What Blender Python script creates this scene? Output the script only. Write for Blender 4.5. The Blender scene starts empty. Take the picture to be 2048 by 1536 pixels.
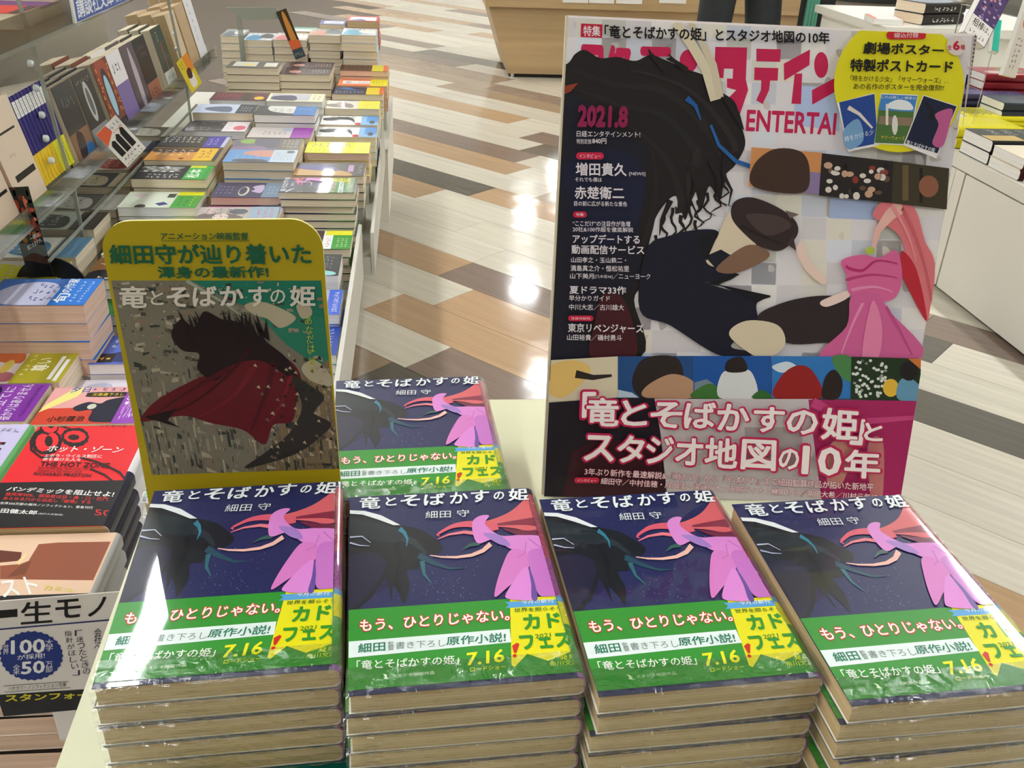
import bpy, math, random
from math import sin, cos, pi, radians
from mathutils import Vector, Matrix
from mathutils.geometry import tessellate_polygon
random.seed(7)
SC = bpy.context.scene
C = SC.collection

# ---------------------------------------------------------------- camera, world, lights, exposure
# All lengths below are millimetres in a frame whose origin is the camera: x to the right, y down the aisle, z up. The floor is at ZF.
ZF = -1050.0
K = 0.875                      # scale that puts the far things on this floor
F, TH, RO, PSI = 1877.0, radians(28.2), radians(2.45), radians(6.5)
_c, _s = cos(TH), sin(TH)
_F = Vector((0, _c, -_s)); _R0 = Vector((1, 0, 0)); _U0 = Vector((0, _s, _c))
_R = _R0 * cos(RO) + _U0 * sin(RO); _U = -_R0 * sin(RO) + _U0 * cos(RO)
def _w(v): return Vector((v.x * cos(PSI) + v.y * sin(PSI), -v.x * sin(PSI) + v.y * cos(PSI), v.z))
CF, CR, CU = _w(_F), _w(_R), _w(_U)
def ray(px, py): return CF + CR * ((px - 1024) / F) + CU * ((768 - py) / F)
def atz(px, py, z):
    d = ray(px, py); return d * (z / d.z)
def M(p): return Vector((p[0] / 1000, p[1] / 1000, (p[2] - ZF) / 1000))

cam = bpy.data.cameras.new('camera'); co = bpy.data.objects.new('camera', cam); C.objects.link(co)
cam.sensor_fit = 'HORIZONTAL'; cam.sensor_width = 36; cam.lens = 36 * F / 2048; cam.clip_start = 0.02; cam.clip_end = 60
mw = Matrix.Identity(4)
for i in range(3):
    mw[i][0] = CR[i]; mw[i][1] = CU[i]; mw[i][2] = -CF[i]
mw[2][3] = -ZF / 1000
co.matrix_world = mw
SC.camera = co
SC.view_settings.view_transform = 'Standard'; SC.view_settings.look = 'None'; SC.view_settings.gamma = 1.0
SC.view_settings.exposure = 0.0
SC.view_settings.use_curve_mapping = False
wd = bpy.data.worlds.new('world'); SC.world = wd; wd.use_nodes = True
wd.node_tree.nodes['Background'].inputs[0].default_value = (0.9, 0.95, 1.0, 1)
wd.node_tree.nodes['Background'].inputs[1].default_value = 0.3
LAMP_POWER = 60.0              # emission strength of the ceiling lamps' diffusers
LAMP_COL = (0.98, 1.0, 1.0)

# ---------------------------------------------------------------- colours and materials
def lin(c):
    out = []
    for v in c[:3]:
        v = v / 255.0
        out.append(v / 12.92 if v <= 0.04045 else ((v + 0.055) / 1.055) ** 2.4)
    return (out[0], out[1], out[2], 1.0)

def new_mat(name):
    m = bpy.data.materials.new(name); m.use_nodes = True
    nt = m.node_tree; return m, nt, nt.nodes['Principled BSDF']
def node(nt, t, **kw):
    n = nt.nodes.new(t)
    for k, v in kw.items(): setattr(n, k, v)
    return n
def simple(name, col, rough=0.5, metal=0.0, coat=0.0, noise=0.0, nscale=(4, 4, 4), bump=0.0, bscale=200.0):
    m, nt, b = new_mat(name)
    b.inputs['Roughness'].default_value = rough; b.inputs['Metallic'].default_value = metal
    b.inputs['Coat Weight'].default_value = coat; b.inputs['Base Color'].default_value = lin(col)
    if noise:
        tc = node(nt, 'ShaderNodeTexCoord'); mp = node(nt, 'ShaderNodeMapping'); mp.inputs['Scale'].default_value = nscale
        nz = node(nt, 'ShaderNodeTexNoise'); nz.inputs['Scale'].default_value = 1.0; nz.inputs['Detail'].default_value = 6
        nt.links.new(tc.outputs['Object'], mp.inputs['Vector']); nt.links.new(mp.outputs[0], nz.inputs['Vector'])
        mr = node(nt, 'ShaderNodeMapRange'); mr.inputs[1].default_value = 0.3; mr.inputs[2].default_value = 0.7
        mr.inputs[3].default_value = 1 - noise; mr.inputs[4].default_value = 1 + noise
        nt.links.new(nz.outputs[0], mr.inputs[0])
        mx = node(nt, 'ShaderNodeVectorMath', operation='SCALE'); mx.inputs[0].default_value = lin(col)[:3]
        nt.links.new(mr.outputs[0], mx.inputs['Scale']); nt.links.new(mx.outputs[0], b.inputs['Base Color'])
    if bump:
        nb = node(nt, 'ShaderNodeTexNoise'); nb.inputs['Scale'].default_value = bscale; nb.inputs['Detail'].default_value = 3
        tc2 = node(nt, 'ShaderNodeTexCoord'); nt.links.new(tc2.outputs['Object'], nb.inputs['Vector'])
        bp = node(nt, 'ShaderNodeBump'); bp.inputs['Strength'].default_value = bump; bp.inputs['Distance'].default_value = 0.001
        nt.links.new(nb.outputs[0], bp.inputs['Height']); nt.links.new(bp.outputs[0], b.inputs['Normal'])
    return m

def ink_mat(name, rough, coat, wav=0.0, wscale=25.0, spec=0.5, crough=0.06, tone=1.2):
    m, nt, b = new_mat(name)
    at = node(nt, 'ShaderNodeAttribute', attribute_name='ink'); gm = node(nt, 'ShaderNodeGamma'); gm.inputs[1].default_value = tone
    nt.links.new(at.outputs['Color'], gm.inputs[0]); nt.links.new(gm.outputs[0], b.inputs['Base Color'])
    b.inputs['Roughness'].default_value = rough; b.inputs['Coat Weight'].default_value = coat; b.inputs['Coat Roughness'].default_value = crough
    b.inputs['Specular IOR Level'].default_value = spec
    if wav:
        tc = node(nt, 'ShaderNodeTexCoord'); nz = node(nt, 'ShaderNodeTexNoise'); nz.inputs['Scale'].default_value = wscale; nz.inputs['Detail'].default_value = 2
        nt.links.new(tc.outputs['Object'], nz.inputs['Vector'])
        bp = node(nt, 'ShaderNodeBump'); bp.inputs['Strength'].default_value = wav; bp.inputs['Distance'].default_value = 0.002
        nt.links.new(nz.outputs[0], bp.inputs['Height']); nt.links.new(bp.outputs[0], b.inputs['Coat Normal'])
    return m
INK = ink_mat('coated_print', 0.45, 0.25, 0.08, spec=0.2)
WRAP = ink_mat('print_under_film', 0.4, 0.9, 0.16, 12.0, spec=0.4, crough=0.03)
BOARD = ink_mat('matte_board_print', 0.55, 0.1, spec=0.3, tone=1.1)
PLAIN = ink_mat('painted_plain', 0.5, 0.0, tone=1.0)

def page_mat(name, col, dark):
    m, nt, b = new_mat(name)
    tc = node(nt, 'ShaderNodeTexCoord'); mp = node(nt, 'ShaderNodeMapping'); mp.inputs['Scale'].default_value = (9, 9, 900)
    nz = node(nt, 'ShaderNodeTexNoise'); nz.inputs['Scale'].default_value = 1.0; nz.inputs['Detail'].default_value = 4
    nt.links.new(tc.outputs['Object'], mp.inputs[0]); nt.links.new(mp.outputs[0], nz.inputs['Vector'])
    cr = node(nt, 'ShaderNodeValToRGB'); cr.color_ramp.elements[0].position = 0.33; cr.color_ramp.elements[1].position = 0.66
    cr.color_ramp.elements[0].color = lin(dark); cr.color_ramp.elements[1].color = lin(col)
    nt.links.new(nz.outputs[0], cr.inputs[0]); nt.links.new(cr.outputs[0], b.inputs['Base Color'])
    bp = node(nt, 'ShaderNodeBump'); bp.inputs['Strength'].default_value = 0.25; bp.inputs['Distance'].default_value = 0.0006
    nt.links.new(nz.outputs[0], bp.inputs['Height']); nt.links.new(bp.outputs[0], b.inputs['Normal'])
    b.inputs['Roughness'].default_value = 0.8
    return m
PAGES = {
    'cream': page_mat('cream_page_edges', (240, 226, 200), (214, 198, 168)),
    'tan': page_mat('tan_page_edges', (205, 180, 138), (172, 146, 104)),
    'white': page_mat('white_page_edges', (245, 243, 238), (226, 222, 214)),
    'pink': page_mat('pinkish_page_edges', (226, 196, 172), (205, 172, 148)),
}

def film_mat():
    m = bpy.data.materials.new('crumpled_film'); m.use_nodes = True; nt = m.node_tree
    nt.nodes.clear(); out = node(nt, 'ShaderNodeOutputMaterial')
    tr = node(nt, 'ShaderNodeBsdfTransparent'); tr.inputs[0].default_value = (0.97, 0.98, 0.96, 1)
    gl = node(nt, 'ShaderNodeBsdfGlossy'); gl.inputs['Roughness'].default_value = 0.08; gl.inputs['Color'].default_value = (1, 1, 1, 1)
    tc = node(nt, 'ShaderNodeTexCoord'); nz = node(nt, 'ShaderNodeTexNoise'); nz.inputs['Scale'].default_value = 60; nz.inputs['Detail'].default_value = 6; nz.inputs['Distortion'].default_value = 1.4
    mp = node(nt, 'ShaderNodeMapping'); mp.inputs['Scale'].default_value = (0.6, 1, 2.2)
    nt.links.new(tc.outputs['Object'], mp.inputs[0]); nt.links.new(mp.outputs[0], nz.inputs['Vector'])
    bp = node(nt, 'ShaderNodeBump'); bp.inputs['Strength'].default_value = 0.9; bp.inputs['Distance'].default_value = 0.004
    nt.links.new(nz.outputs[0], bp.inputs['Height']); nt.links.new(bp.outputs[0], gl.inputs['Normal'])
    lw = node(nt, 'ShaderNodeLayerWeight'); lw.inputs[0].default_value = 0.25; nt.links.new(bp.outputs[0], lw.inputs['Normal'])
    mr = node(nt, 'ShaderNodeMapRange'); mr.inputs[3].default_value = 0.10; mr.inputs[4].default_value = 0.6
    nt.links.new(lw.outputs['Fresnel'], mr.inputs[0])
    mx = node(nt, 'ShaderNodeMixShader'); nt.links.new(mr.outputs[0], mx.inputs[0]); nt.links.new(tr.outputs[0], mx.inputs[1]); nt.links.new(gl.outputs[0], mx.inputs[2])
    nt.links.new(mx.outputs[0], out.inputs[0]); return m
FILM = film_mat()
def acrylic_mat(name, tint, body, haze):
    m = bpy.data.materials.new(name); m.use_nodes = True; nt = m.node_tree
    nt.nodes.clear(); out = node(nt, 'ShaderNodeOutputMaterial')
    tr = node(nt, 'ShaderNodeBsdfTransparent'); tr.inputs[0].default_value = tint
    df = node(nt, 'ShaderNodeBsdfDiffuse'); df.inputs[0].default_value = body
    gl = node(nt, 'ShaderNodeBsdfGlossy'); gl.inputs['Roughness'].default_value = 0.06
    fr = node(nt, 'ShaderNodeFresnel'); fr.inputs[0].default_value = 1.45
    m1 = node(nt, 'ShaderNodeMixShader'); m1.inputs[0].default_value = haze
    nt.links.new(tr.outputs[0], m1.inputs[1]); nt.links.new(df.outputs[0], m1.inputs[2])
    mul = node(nt, 'ShaderNodeMath', operation='MULTIPLY'); mul.inputs[1].default_value = 0.85
    nt.links.new(fr.outputs[0], mul.inputs[0])
    m2 = node(nt, 'ShaderNodeMixShader'); nt.links.new(mul.outputs[0], m2.inputs[0]); nt.links.new(m1.outputs[0], m2.inputs[1]); nt.links.new(gl.outputs[0], m2.inputs[2])
    nt.links.new(m2.outputs[0], out.inputs[0]); return m
ACR = acrylic_mat('clear_acrylic', (0.95, 0.96, 0.94, 1), (0.5, 0.5, 0.45, 1), 0.05)
ACE = acrylic_mat('acrylic_edge', (0.80, 0.83, 0.76, 1), (0.42, 0.44, 0.38, 1), 0.5)
TABLE = simple('pale_laminate', (220, 220, 186), 0.35, noise=0.05, nscale=(2, 14, 2), coat=0.2)
WHITE = simple('white_laminate', (226, 222, 210), 0.4, noise=0.02, nscale=(3, 3, 3))
TRAY = simple('grey_white_tray', (205, 203, 192), 0.5, noise=0.04, nscale=(6, 6, 6))
WOOD = simple('light_oak_panel', (178, 150, 108), 0.45, noise=0.16, nscale=(0.7, 1.0, 16))
DARK = simple('dark_gap', (40, 36, 30), 0.8)
WALLM = simple('painted_wall', (220, 216, 206), 0.8, noise=0.03)
CEILM = simple('ceiling_board', (225, 225, 218), 0.9, noise=0.02)
SUBF = simple('floor_joint', (92, 80, 66), 0.6)
BLACK = simple('black_card', (22, 21, 22), 0.45)
STEEL = simple('pale_metal', (190, 190, 188), 0.35, metal=0.9)
def lamp_mat():
    m = bpy.data.materials.new('lamp_diffuser'); m.use_nodes = True; nt = m.node_tree; nt.nodes.clear()
    e = node(nt, 'ShaderNodeEmission'); e.inputs[0].default_value = (*LAMP_COL, 1); e.inputs[1].default_value = LAMP_POWER
    o = node(nt, 'ShaderNodeOutputMaterial'); nt.links.new(e.outputs[0], o.inputs[0]); return m
LAMP = lamp_mat()
def plank_mat():
    m, nt, b = new_mat('vinyl_plank')
    at = node(nt, 'ShaderNodeAttribute', attribute_name='ink')
    tc = node(nt, 'ShaderNodeTexCoord'); mp = node(nt, 'ShaderNodeMapping'); mp.inputs['Scale'].default_value = (1.6, 38, 1)
    nz = node(nt, 'ShaderNodeTexNoise'); nz.inputs['Scale'].default_value = 1.0; nz.inputs['Detail'].default_value = 8; nz.inputs['Roughness'].default_value = 0.65; nz.inputs['Distortion'].default_value = 0.6
    oi = node(nt, 'ShaderNodeObjectInfo'); add = node(nt, 'ShaderNodeVectorMath', operation='ADD')
    nt.links.new(tc.outputs['Object'], mp.inputs[0])
    nt.links.new(mp.outputs[0], add.inputs[0]); nt.links.new(oi.outputs['Location'], add.inputs[1]); nt.links.new(add.outputs[0], nz.inputs['Vector'])
    mr = node(nt, 'ShaderNodeMapRange'); mr.inputs[1].default_value = 0.3; mr.inputs[2].default_value = 0.7; mr.inputs[3].default_value = 0.84; mr.inputs[4].default_value = 1.10
    nt.links.new(nz.outputs[0], mr.inputs[0])
    sc = node(nt, 'ShaderNodeVectorMath', operation='SCALE'); nt.links.new(at.outputs['Color'], sc.inputs[0]); nt.links.new(mr.outputs[0], sc.inputs['Scale'])
    nt.links.new(sc.outputs[0], b.inputs['Base Color'])
    b.inputs['Roughness'].default_value = 0.11; b.inputs['Specular IOR Level'].default_value = 0.6
    n2 = node(nt, 'ShaderNodeTexNoise'); n2.inputs['Scale'].default_value = 6.0
    g = node(nt, 'ShaderNodeNewGeometry'); nt.links.new(g.outputs['Position'], n2.inputs['Vector'])
    bp = node(nt, 'ShaderNodeBump'); bp.inputs['Strength'].default_value = 0.12; bp.inputs['Distance'].default_value = 0.01
    nt.links.new(n2.outputs[0], bp.inputs['Height']); nt.links.new(bp.outputs[0], b.inputs['Normal'])
    return m
PLANK = plank_mat()

# ---------------------------------------------------------------- mesh helpers
def link(name, data, parent=None, loc=None):
    o = bpy.data.objects.new(name, data); C.objects.link(o)
    if parent: o.parent = parent
    if loc is not None: o.location = loc
    return o
def tag(o, label=None, cat=None, group=None, kind=None):
    if label: o['label'] = label
    if cat: o['category'] = cat
    if group: o['group'] = group
    if kind: o['kind'] = kind
    return o
class MB:
    """collects faces in millimetres; every face has a material slot and a flat colour"""
    def __init__(s): s.v = []; s.f = []; s.m = []; s.c = []
    def add(s, vs, fs, mat, col=(200, 200, 200)):
        b = len(s.v); s.v += [tuple(v) for v in vs]
        for f in fs: s.f.append([b + i for i in f]); s.m.append(mat); s.c.append(col)
    def box(s, x0, x1, y0, y1, z0, z1, mat, col=(200, 200, 200), T=None):
        vs = [Vector((x, y, z)) for z in (z0, z1) for y in (y0, y1) for x in (x0, x1)]
        if T: vs = [T @ v for v in vs]
        s.add(vs, [(0, 2, 3, 1), (4, 5, 7, 6), (0, 1, 5, 4), (2, 6, 7, 3), (0, 4, 6, 2), (1, 3, 7, 5)], mat, col)
    def prism(s, pts, z0, z1, mat, col=(200, 200, 200), side=None, T=None, sidecol=None):
        n = len(pts)
        vs = [Vector((p[0], p[1], z0)) for p in pts] + [Vector((p[0], p[1], z1)) for p in pts]
        if T: vs = [T @ v for v in vs]
        tr = tessellate_polygon([[Vector((p[0], p[1], 0)) for p in pts]])
        s.add(vs, [t for t in tr] + [[i + n for i in t] for t in tr], mat, col)
        s.add(vs, [(i, (i + 1) % n, (i + 1) % n + n, i + n) for i in range(n)], side or mat, sidecol or col)
    def cyl(s, cx, cy, z0, z1, r, mat, col=(200, 200, 200), n=20, r2=None, T=None):
        r2 = r if r2 is None else r2
        vs = [Vector((cx + r * cos(2 * pi * i / n), cy + r * sin(2 * pi * i / n), z0)) for i in range(n)] + [Vector((cx + r2 * cos(2 * pi * i / n), cy + r2 * sin(2 * pi * i / n), z1)) for i in range(n)]
        if T: vs = [T @ v for v in vs]
        s.add(vs, [list(range(n))[::-1], list(range(n, 2 * n))] + [(i, (i + 1) % n, (i + 1) % n + n, i + n) for i in range(n)], mat, col)
    def mesh(s, name):
        me = bpy.data.meshes.new(name)
        me.from_pydata([(v[0] / 1000, v[1] / 1000, v[2] / 1000) for v in s.v], [], s.f)
        mats = []
        for m in s.m:
            if m not in mats: mats.append(m)
        for m in mats: me.materials.append(m)
        me.polygons.foreach_set('material_index', [mats.index(m) for m in s.m])
        ca = me.color_attributes.new('ink', 'FLOAT_COLOR', 'CORNER'); cc = {}
        buf = []
        for f, c in zip(s.f, s.c):
            if c not in cc: cc[c] = lin(c)
            buf += list(cc[c]) * len(f)
        ca.data.foreach_set('color', buf)
        me.update(); return me
    def build(s, name, parent=None, loc=None): return link(name, s.mesh(name), parent, loc)
def empty(name, p, rz=0.0):
    o = bpy.data.objects.new(name, None); C.objects.link(o); o.location = M(p); o.rotation_euler = (0, 0, rz); o.empty_display_size = 0.02
    return o

# ---------------------------------------------------------------- lettering (outlines from the built-in font)
TS = bpy.data.scenes.new('lettering'); GL = {}
def glyphs(body, bold):
    k = (body, bold)
    if k in GL: return GL[k]
    cu = bpy.data.curves.new('letters', 'FONT'); cu.body = body; cu.resolution_u = 2; cu.offset = bold; cu.size = 1; cu.dimensions = '2D'; cu.fill_mode = 'FRONT'
    cu.space_line = 0.8
    if '\n' in body: cu.align_x = 'CENTER'
    o = bpy.data.objects.new('letters', cu); TS.collection.objects.link(o)
    TS.view_layers[0].update()
    me = bpy.data.meshes.new_from_object(o)
    me.calc_loop_triangles()
    vs = [(v.co.x, v.co.y) for v in me.vertices]; tr = [tuple(t.vertices) for t in me.loop_triangles]
    if not vs: vs = [(0, 0), (1, 0), (1, 1)]; tr = []
    x0 = min(v[0] for v in vs); x1 = max(v[0] for v in vs); y0 = min(v[1] for v in vs); y1 = max(v[1] for v in vs)
    w = max(x1 - x0, 1e-6); h = max(y1 - y0, 1e-6)
    vs = [((x - x0) / w, (y - y0) / h) for x, y in vs]
    bpy.data.objects.remove(o); bpy.data.curves.remove(cu); bpy.data.meshes.remove(me)
    GL[k] = (vs, tr, w, h); return GL[k]

def spline(pts, n=6):
    out = []; N = len(pts)
    for i in range(N):
        p0, p1, p2, p3 = pts[i - 1], pts[i], pts[(i + 1) % N], pts[(i + 2) % N]
        for k in range(n):
            t = k / n
            out.append(tuple(0.5 * (2 * p1[a] + (p2[a] - p0[a]) * t + (2 * p0[a] - 5 * p1[a] + 4 * p2[a] - p3[a]) * t * t + (3 * p1[a] - p0[a] - 3 * p2[a] + p3[a]) * t ** 3) for a in (0, 1)))
    return out

class Ink:
    """flat print: coloured shapes laid over each other in a plane. mp turns the art's own coordinates into plane millimetres."""
    def __init__(s, mp=None, clip=None, dz=0.03):
        s.mp = mp or (lambda a, b: (a, b)); s.clip = clip; s.dz = dz; s.L = 0; s.T = []; s.k = 0
    def lay(s, same):
        if same: s.k += 1
        else: s.L += 1; s.k = 0
        return s.L + (s.k % 8) / 9
    def tri(s, a, b, c, col, lay):
        P = [a, b, c]
        if s.clip:
            x0, x1, y0, y1 = s.clip
            if min(p[0] for p in P) > x1 or max(p[0] for p in P) < x0 or min(p[1] for p in P) > y1 or max(p[1] for p in P) < y0: return
            if min(p[0] for p in P) < x0 or max(p[0] for p in P) > x1 or min(p[1] for p in P) < y0 or max(p[1] for p in P) > y1:
                for ax, lim, sg in ((0, x0, 1), (0, x1, -1), (1, y0, 1), (1, y1, -1)):
                    Q = []
                    for i in range(len(P)):
                        p, q = P[i], P[(i + 1) % len(P)]
                        dp, dq = sg * (p[ax] - lim), sg * (q[ax] - lim)
                        if dp >= 0: Q.append(p)
                        if (dp >= 0) != (dq >= 0):
                            t = dp / (dp - dq); Q.append((p[0] + (q[0] - p[0]) * t, p[1] + (q[1] - p[1]) * t))
                    P = Q
                    if len(P) < 3: return
        ar = sum(P[i][0] * P[(i + 1) % len(P)][1] - P[(i + 1) % len(P)][0] * P[i][1] for i in range(len(P)))
        if abs(ar) < 1e-7: return
        if ar < 0: P = P[::-1]
        s.T.append((P, lay, col))
    def poly(s, pts, col, smooth=False, same=False):
        ly = s.lay(same)
        if smooth: pts = spline(pts)
        P = [s.mp(*p) for p in pts]
        for t in tessellate_polygon([[Vector((p[0], p[1], 0)) for p in P]]): s.tri(P[t[0]], P[t[1]], P[t[2]], col, ly)
    def rect(s, x0, y0, x1, y1, col, same=False): s.poly([(x0, y0), (x1, y0), (x1, y1), (x0, y1)], col, same=same)
    def circ(s, cx, cy, rx, ry, col, n=20, same=False, star=0.0):
        s.poly([(cx + rx * (1 - star * (i % 2)) * cos(2 * pi * i / n), cy + ry * (1 - star * (i % 2)) * sin(2 * pi * i / n)) for i in range(n)], col, same=same)
    def ring(s, cx, cy, rx, ry, w, col, n=20):
        s.L += 1
        for i in range(n):
            a, b = 2 * pi * i / n, 2 * pi * (i + 1) / n
            q = [(cx + rx * cos(a), cy + ry * sin(a)), (cx + rx * cos(b), cy + ry * sin(b)), (cx + (rx - w) * cos(b), cy + (ry - w) * sin(b)), (cx + (rx - w) * cos(a), cy + (ry - w) * sin(a))]
            q = [s.mp(*p) for p in q]; s.tri(q[0], q[1], q[2], col, s.L); s.tri(q[0], q[2], q[3], col, s.L)
    def band(s, pts, w0, w1, col):
        """a ribbon of changing width along a polyline"""
        L = []; R = []; n = len(pts)
        for i, p in enumerate(pts):
            a = pts[max(0, i - 1)]; b = pts[min(n - 1, i + 1)]; dx, dy = b[0] - a[0], b[1] - a[1]; d = math.hypot(dx, dy) or 1
            w = (w0 + (w1 - w0) * i / (n - 1)) / 2
            L.append((p[0] - dy / d * w, p[1] + dx / d * w)); R.append((p[0] + dy / d * w, p[1] - dx / d * w))
        s.L += 1
        for i in range(n - 1):
            q = [s.mp(*p) for p in (L[i], L[i + 1], R[i + 1], R[i])]; s.tri(q[0], q[1], q[2], col, s.L); s.tri(q[0], q[2], q[3], col, s.L)
    def text(s, body, q, col, bold=0.0, same=False, glow=None, gb=0.045):
        """q: top-left, top-right, bottom-right, bottom-left of the words"""
        if len(q) == 4 and not hasattr(q[0], '__len__'): q = [(q[0], q[1]), (q[2], q[1]), (q[2], q[3]), (q[0], q[3])]
        if glow: s._txt(body, q, glow, [(gb * cos(pi * k / 4), gb * sin(pi * k / 4)) for k in range(8)], same)
        b = bold * .8
        s._txt(body, q, col, [(0, 0)] if b < .004 else [(-b, -b), (b, b)] if b < .012 else [(-b, -b), (b, -b), (-b, b), (b, b)] if b < .02 else [(b * cos(pi * j / 4), b * sin(pi * j / 4)) for j in range(8)] + [(0, 0)], same and not glow)
    def _txt(s, body, q, col, shifts, same):
        if not same: s.L += 1
        s.k = 0
        vs, tr, w, h = glyphs(body, 0)
        m = max(max(abs(a), abs(b)) for a, b in shifts) if len(shifts) != 8 else 0
        for si, (ex, ey) in enumerate(shifts):
            P = []
            for u, v in vs:
                u = (u * w * (1 - 2 * m / max(w, .3)) + m + ex) / w; v = (v * h * (1 - 2 * m / max(h, .3)) + m + ey) / h
                a = (q[0][0] + (q[1][0] - q[0][0]) * u, q[0][1] + (q[1][1] - q[0][1]) * u)
                b = (q[3][0] + (q[2][0] - q[3][0]) * u, q[3][1] + (q[2][1] - q[3][1]) * u)
                P.append(s.mp(b[0] + (a[0] - b[0]) * v, b[1] + (a[1] - b[1]) * v))
            for t in tr: s.tri(P[t[0]], P[t[1]], P[t[2]], col, s.L + si / 10)
    def scrawl(s, x0, y0, x1, y1, col, n=6, rows=1, rng=None):
        """rows of small strokes where the photograph's small lettering cannot be read"""
        rng = rng or random; s.L += 1
        dx = (x1 - x0) / n; dy = (y1 - y0) / rows
        for r in range(rows):
            for i in range(n):
                a, b = x0 + dx * i, y0 + dy * r
                for k in range(3):
                    u = rng.random() * 0.5; v = rng.random() * 0.6
                    if rng.random() < 0.5: s.rect(a + dx * u, b + dy * v, a + dx * (u + 0.35), b + dy * (v + 0.12), col, True)
                    else: s.rect(a + dx * u, b + dy * (0.1 + v * 0.3), a + dx * (u + 0.09), b + dy * (0.6 + v * 0.3), col, True)
    def mesh(s, name, mat, frame=lambda x, y, z: (x, y, z)):
        vs = []; fs = []; cols = []
        for P, l, c in s.T:
            b = len(vs)
            for p in P: vs.append(frame(p[0], p[1], l * s.dz))
            fs.append(list(range(b, b + len(P)))); cols.append(c)
        m = MB(); m.v = vs; m.f = fs; m.m = [mat] * len(fs); m.c = cols
        return m.mesh(name)

# ---------------------------------------------------------------- the room
def structure(name, mb, label=None):
    o = mb.build(name); o.location = M((0, 0, 0)); return tag(o, label, None, None, 'structure')
RX0, RX1, RY0, RY1, CZ = -4200, 6200, -3500, 13500, 1500
mb = MB(); mb.box(RX0, RX1, RY0, RY1, ZF - 60, ZF - 2.5, SUBF)
floor = structure('floor', mb, 'shop floor of diagonal vinyl planks in cream, tan, mauve and charcoal')
mb = MB(); mb.box(RX0, RX1, RY0, RY1, CZ, CZ + 40, CEILM); structure('ceiling', mb)
mb = MB(); mb.box(RX0 - 60, RX0, RY0, RY1, ZF, CZ, WALLM); structure('wall_left', mb)
mb = MB(); mb.box(RX1, RX1 + 60, RY0, RY1, ZF, CZ, WALLM); structure('wall_right', mb)
mb = MB(); mb.box(RX0, RX1, RY1, RY1 + 60, ZF, CZ, WALLM); structure('wall_back', mb)
mb = MB(); mb.box(RX0, RX1, RY0 - 60, RY0, ZF, CZ, WALLM); structure('wall_front', mb)

# ceiling lamps: rows of linear fittings along the aisles
def lamp_mesh():
    m = MB(); m.box(-95, 95, -640, 640, 0, 35, STEEL); me1 = m.mesh('lamp_housing')
    m = MB(); m.box(-42, 42, -620, 620, -6, 0, LAMP); me2 = m.mesh('lamp_diffuser'); return me1, me2
LH, LD = lamp_mesh()
for i, lx in enumerate((-3700, -845, 1930, 4700)):
    for j, ly in enumerate((-1600, 600, 2600, 4600, 6600, 8600, 10600, 12400)):
        t = empty('ceiling_lamp', (lx, ly, CZ - 36))
        tag(t, 'white linear ceiling lamp, %s lamp of the %s row' % (('first', 'second', 'third', 'fourth', 'fifth', 'sixth', 'seventh', 'eighth', 'ninth')[j], ('leftmost', 'left aisle', 'right aisle', 'rightmost')[i]), 'lamp', 'ceiling lamps')
        link('housing', LH, t); link('diffuser', LD, t)

for j, (lx, ly) in enumerate(((1017, 6733), (1050, 8645), (1326, 11020))):
    t = empty('round_downlight', (lx, ly, CZ - 20)); tag(t, 'round white ceiling downlight, %s along the aisle' % ('first', 'second', 'third')[j], 'lamp', 'round downlights')
    mb = MB(); mb.cyl(0, 0, 0, 19, 150, STEEL, n=32); mb.build('housing', t)
    mb = MB(); mb.cyl(0, 0, -4, -.5, 125, LAMP, n=32); mb.build('diffuser', t)

# floor planks, laid diagonally; lane boundaries and joints as in the photograph
A0 = radians(-46.2); TX, TY = cos(A0), sin(A0); SX, SY = -sin(A0), cos(A0)
LT, TN, MV, CH, BR = (210, 203, 186), (184, 152, 118), (132, 114, 104), (96, 92, 84), (160, 138, 114)
bounds = [330, 520, 705, 895, 1060, 1230, 1405, 1585, 1767, 1943, 2134, 2314, 2502, 2690, 2878, 3061, 3250, 3443, 3638, 3833, 4035, 4242, 4470, 4655, 4850, 5078, 5300, 5507]
while bounds[-1] < 9600: bounds.append(bounds[-1] + 205)
known = {1585: [(-1703, LT, MV)], 1767: [(-2085, LT, TN), (-900, TN, LT)], 1943: [(-1953, LT, TN), (-900, TN, LT)], 2134: [(-2125, TN, MV), (-850, MV, LT)],
         2314: [(-2128, LT, LT), (-760, LT, CH)], 2502: [(-1100, LT, LT)], 2690: [(-2812, TN, LT), (-1700, LT, CH), (-640, CH, LT)], 2878: [(-2680, CH, TN), (-1500, TN, BR), (-760, BR, MV)],
         3061: [(-2472, LT, BR), (-1300, BR, LT)], 3250: [(-2789, TN, LT)], 3443: [(-2900, MV, LT)], 3638: [(-3037, LT, CH), (-1900, CH, LT)], 3833: [(-3210, LT, MV), (-2000, MV, LT)],
         4035: [(-3465, TN, LT)], 4242: [(-3000, LT, BR)], 4470: [(-4470, LT, BR), (-3300, BR, LT)], 4655: [(-4220, BR, MV)], 4850: [(-4300, BR, LT)], 5078: [(-4877, MV, LT)], 5300: [(-5539, LT, CH), (-4300, CH, LT)]}
rp = random.Random(3)
def keep_plank(s0, s1, t0, t1):
    for a in (s0, s1):
        for k in range(9):
            b = t0 + (t1 - t0) * k / 8
            p = Vector((a * SX + b * TX, a * SY + b * TY, -1200.0))
            if p.y > 300 and -300 < p.x < 4200 and p.y < 12500:
                d = p.dot(CF)
                if d > 0:
                    u = 1024 + F * p.dot(CR) / d; v = 768 - F * p.dot(CU) / d
                    if 560 < u < 2300 and -260 < v < 1750: return True
    return False
npl = 0
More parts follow.
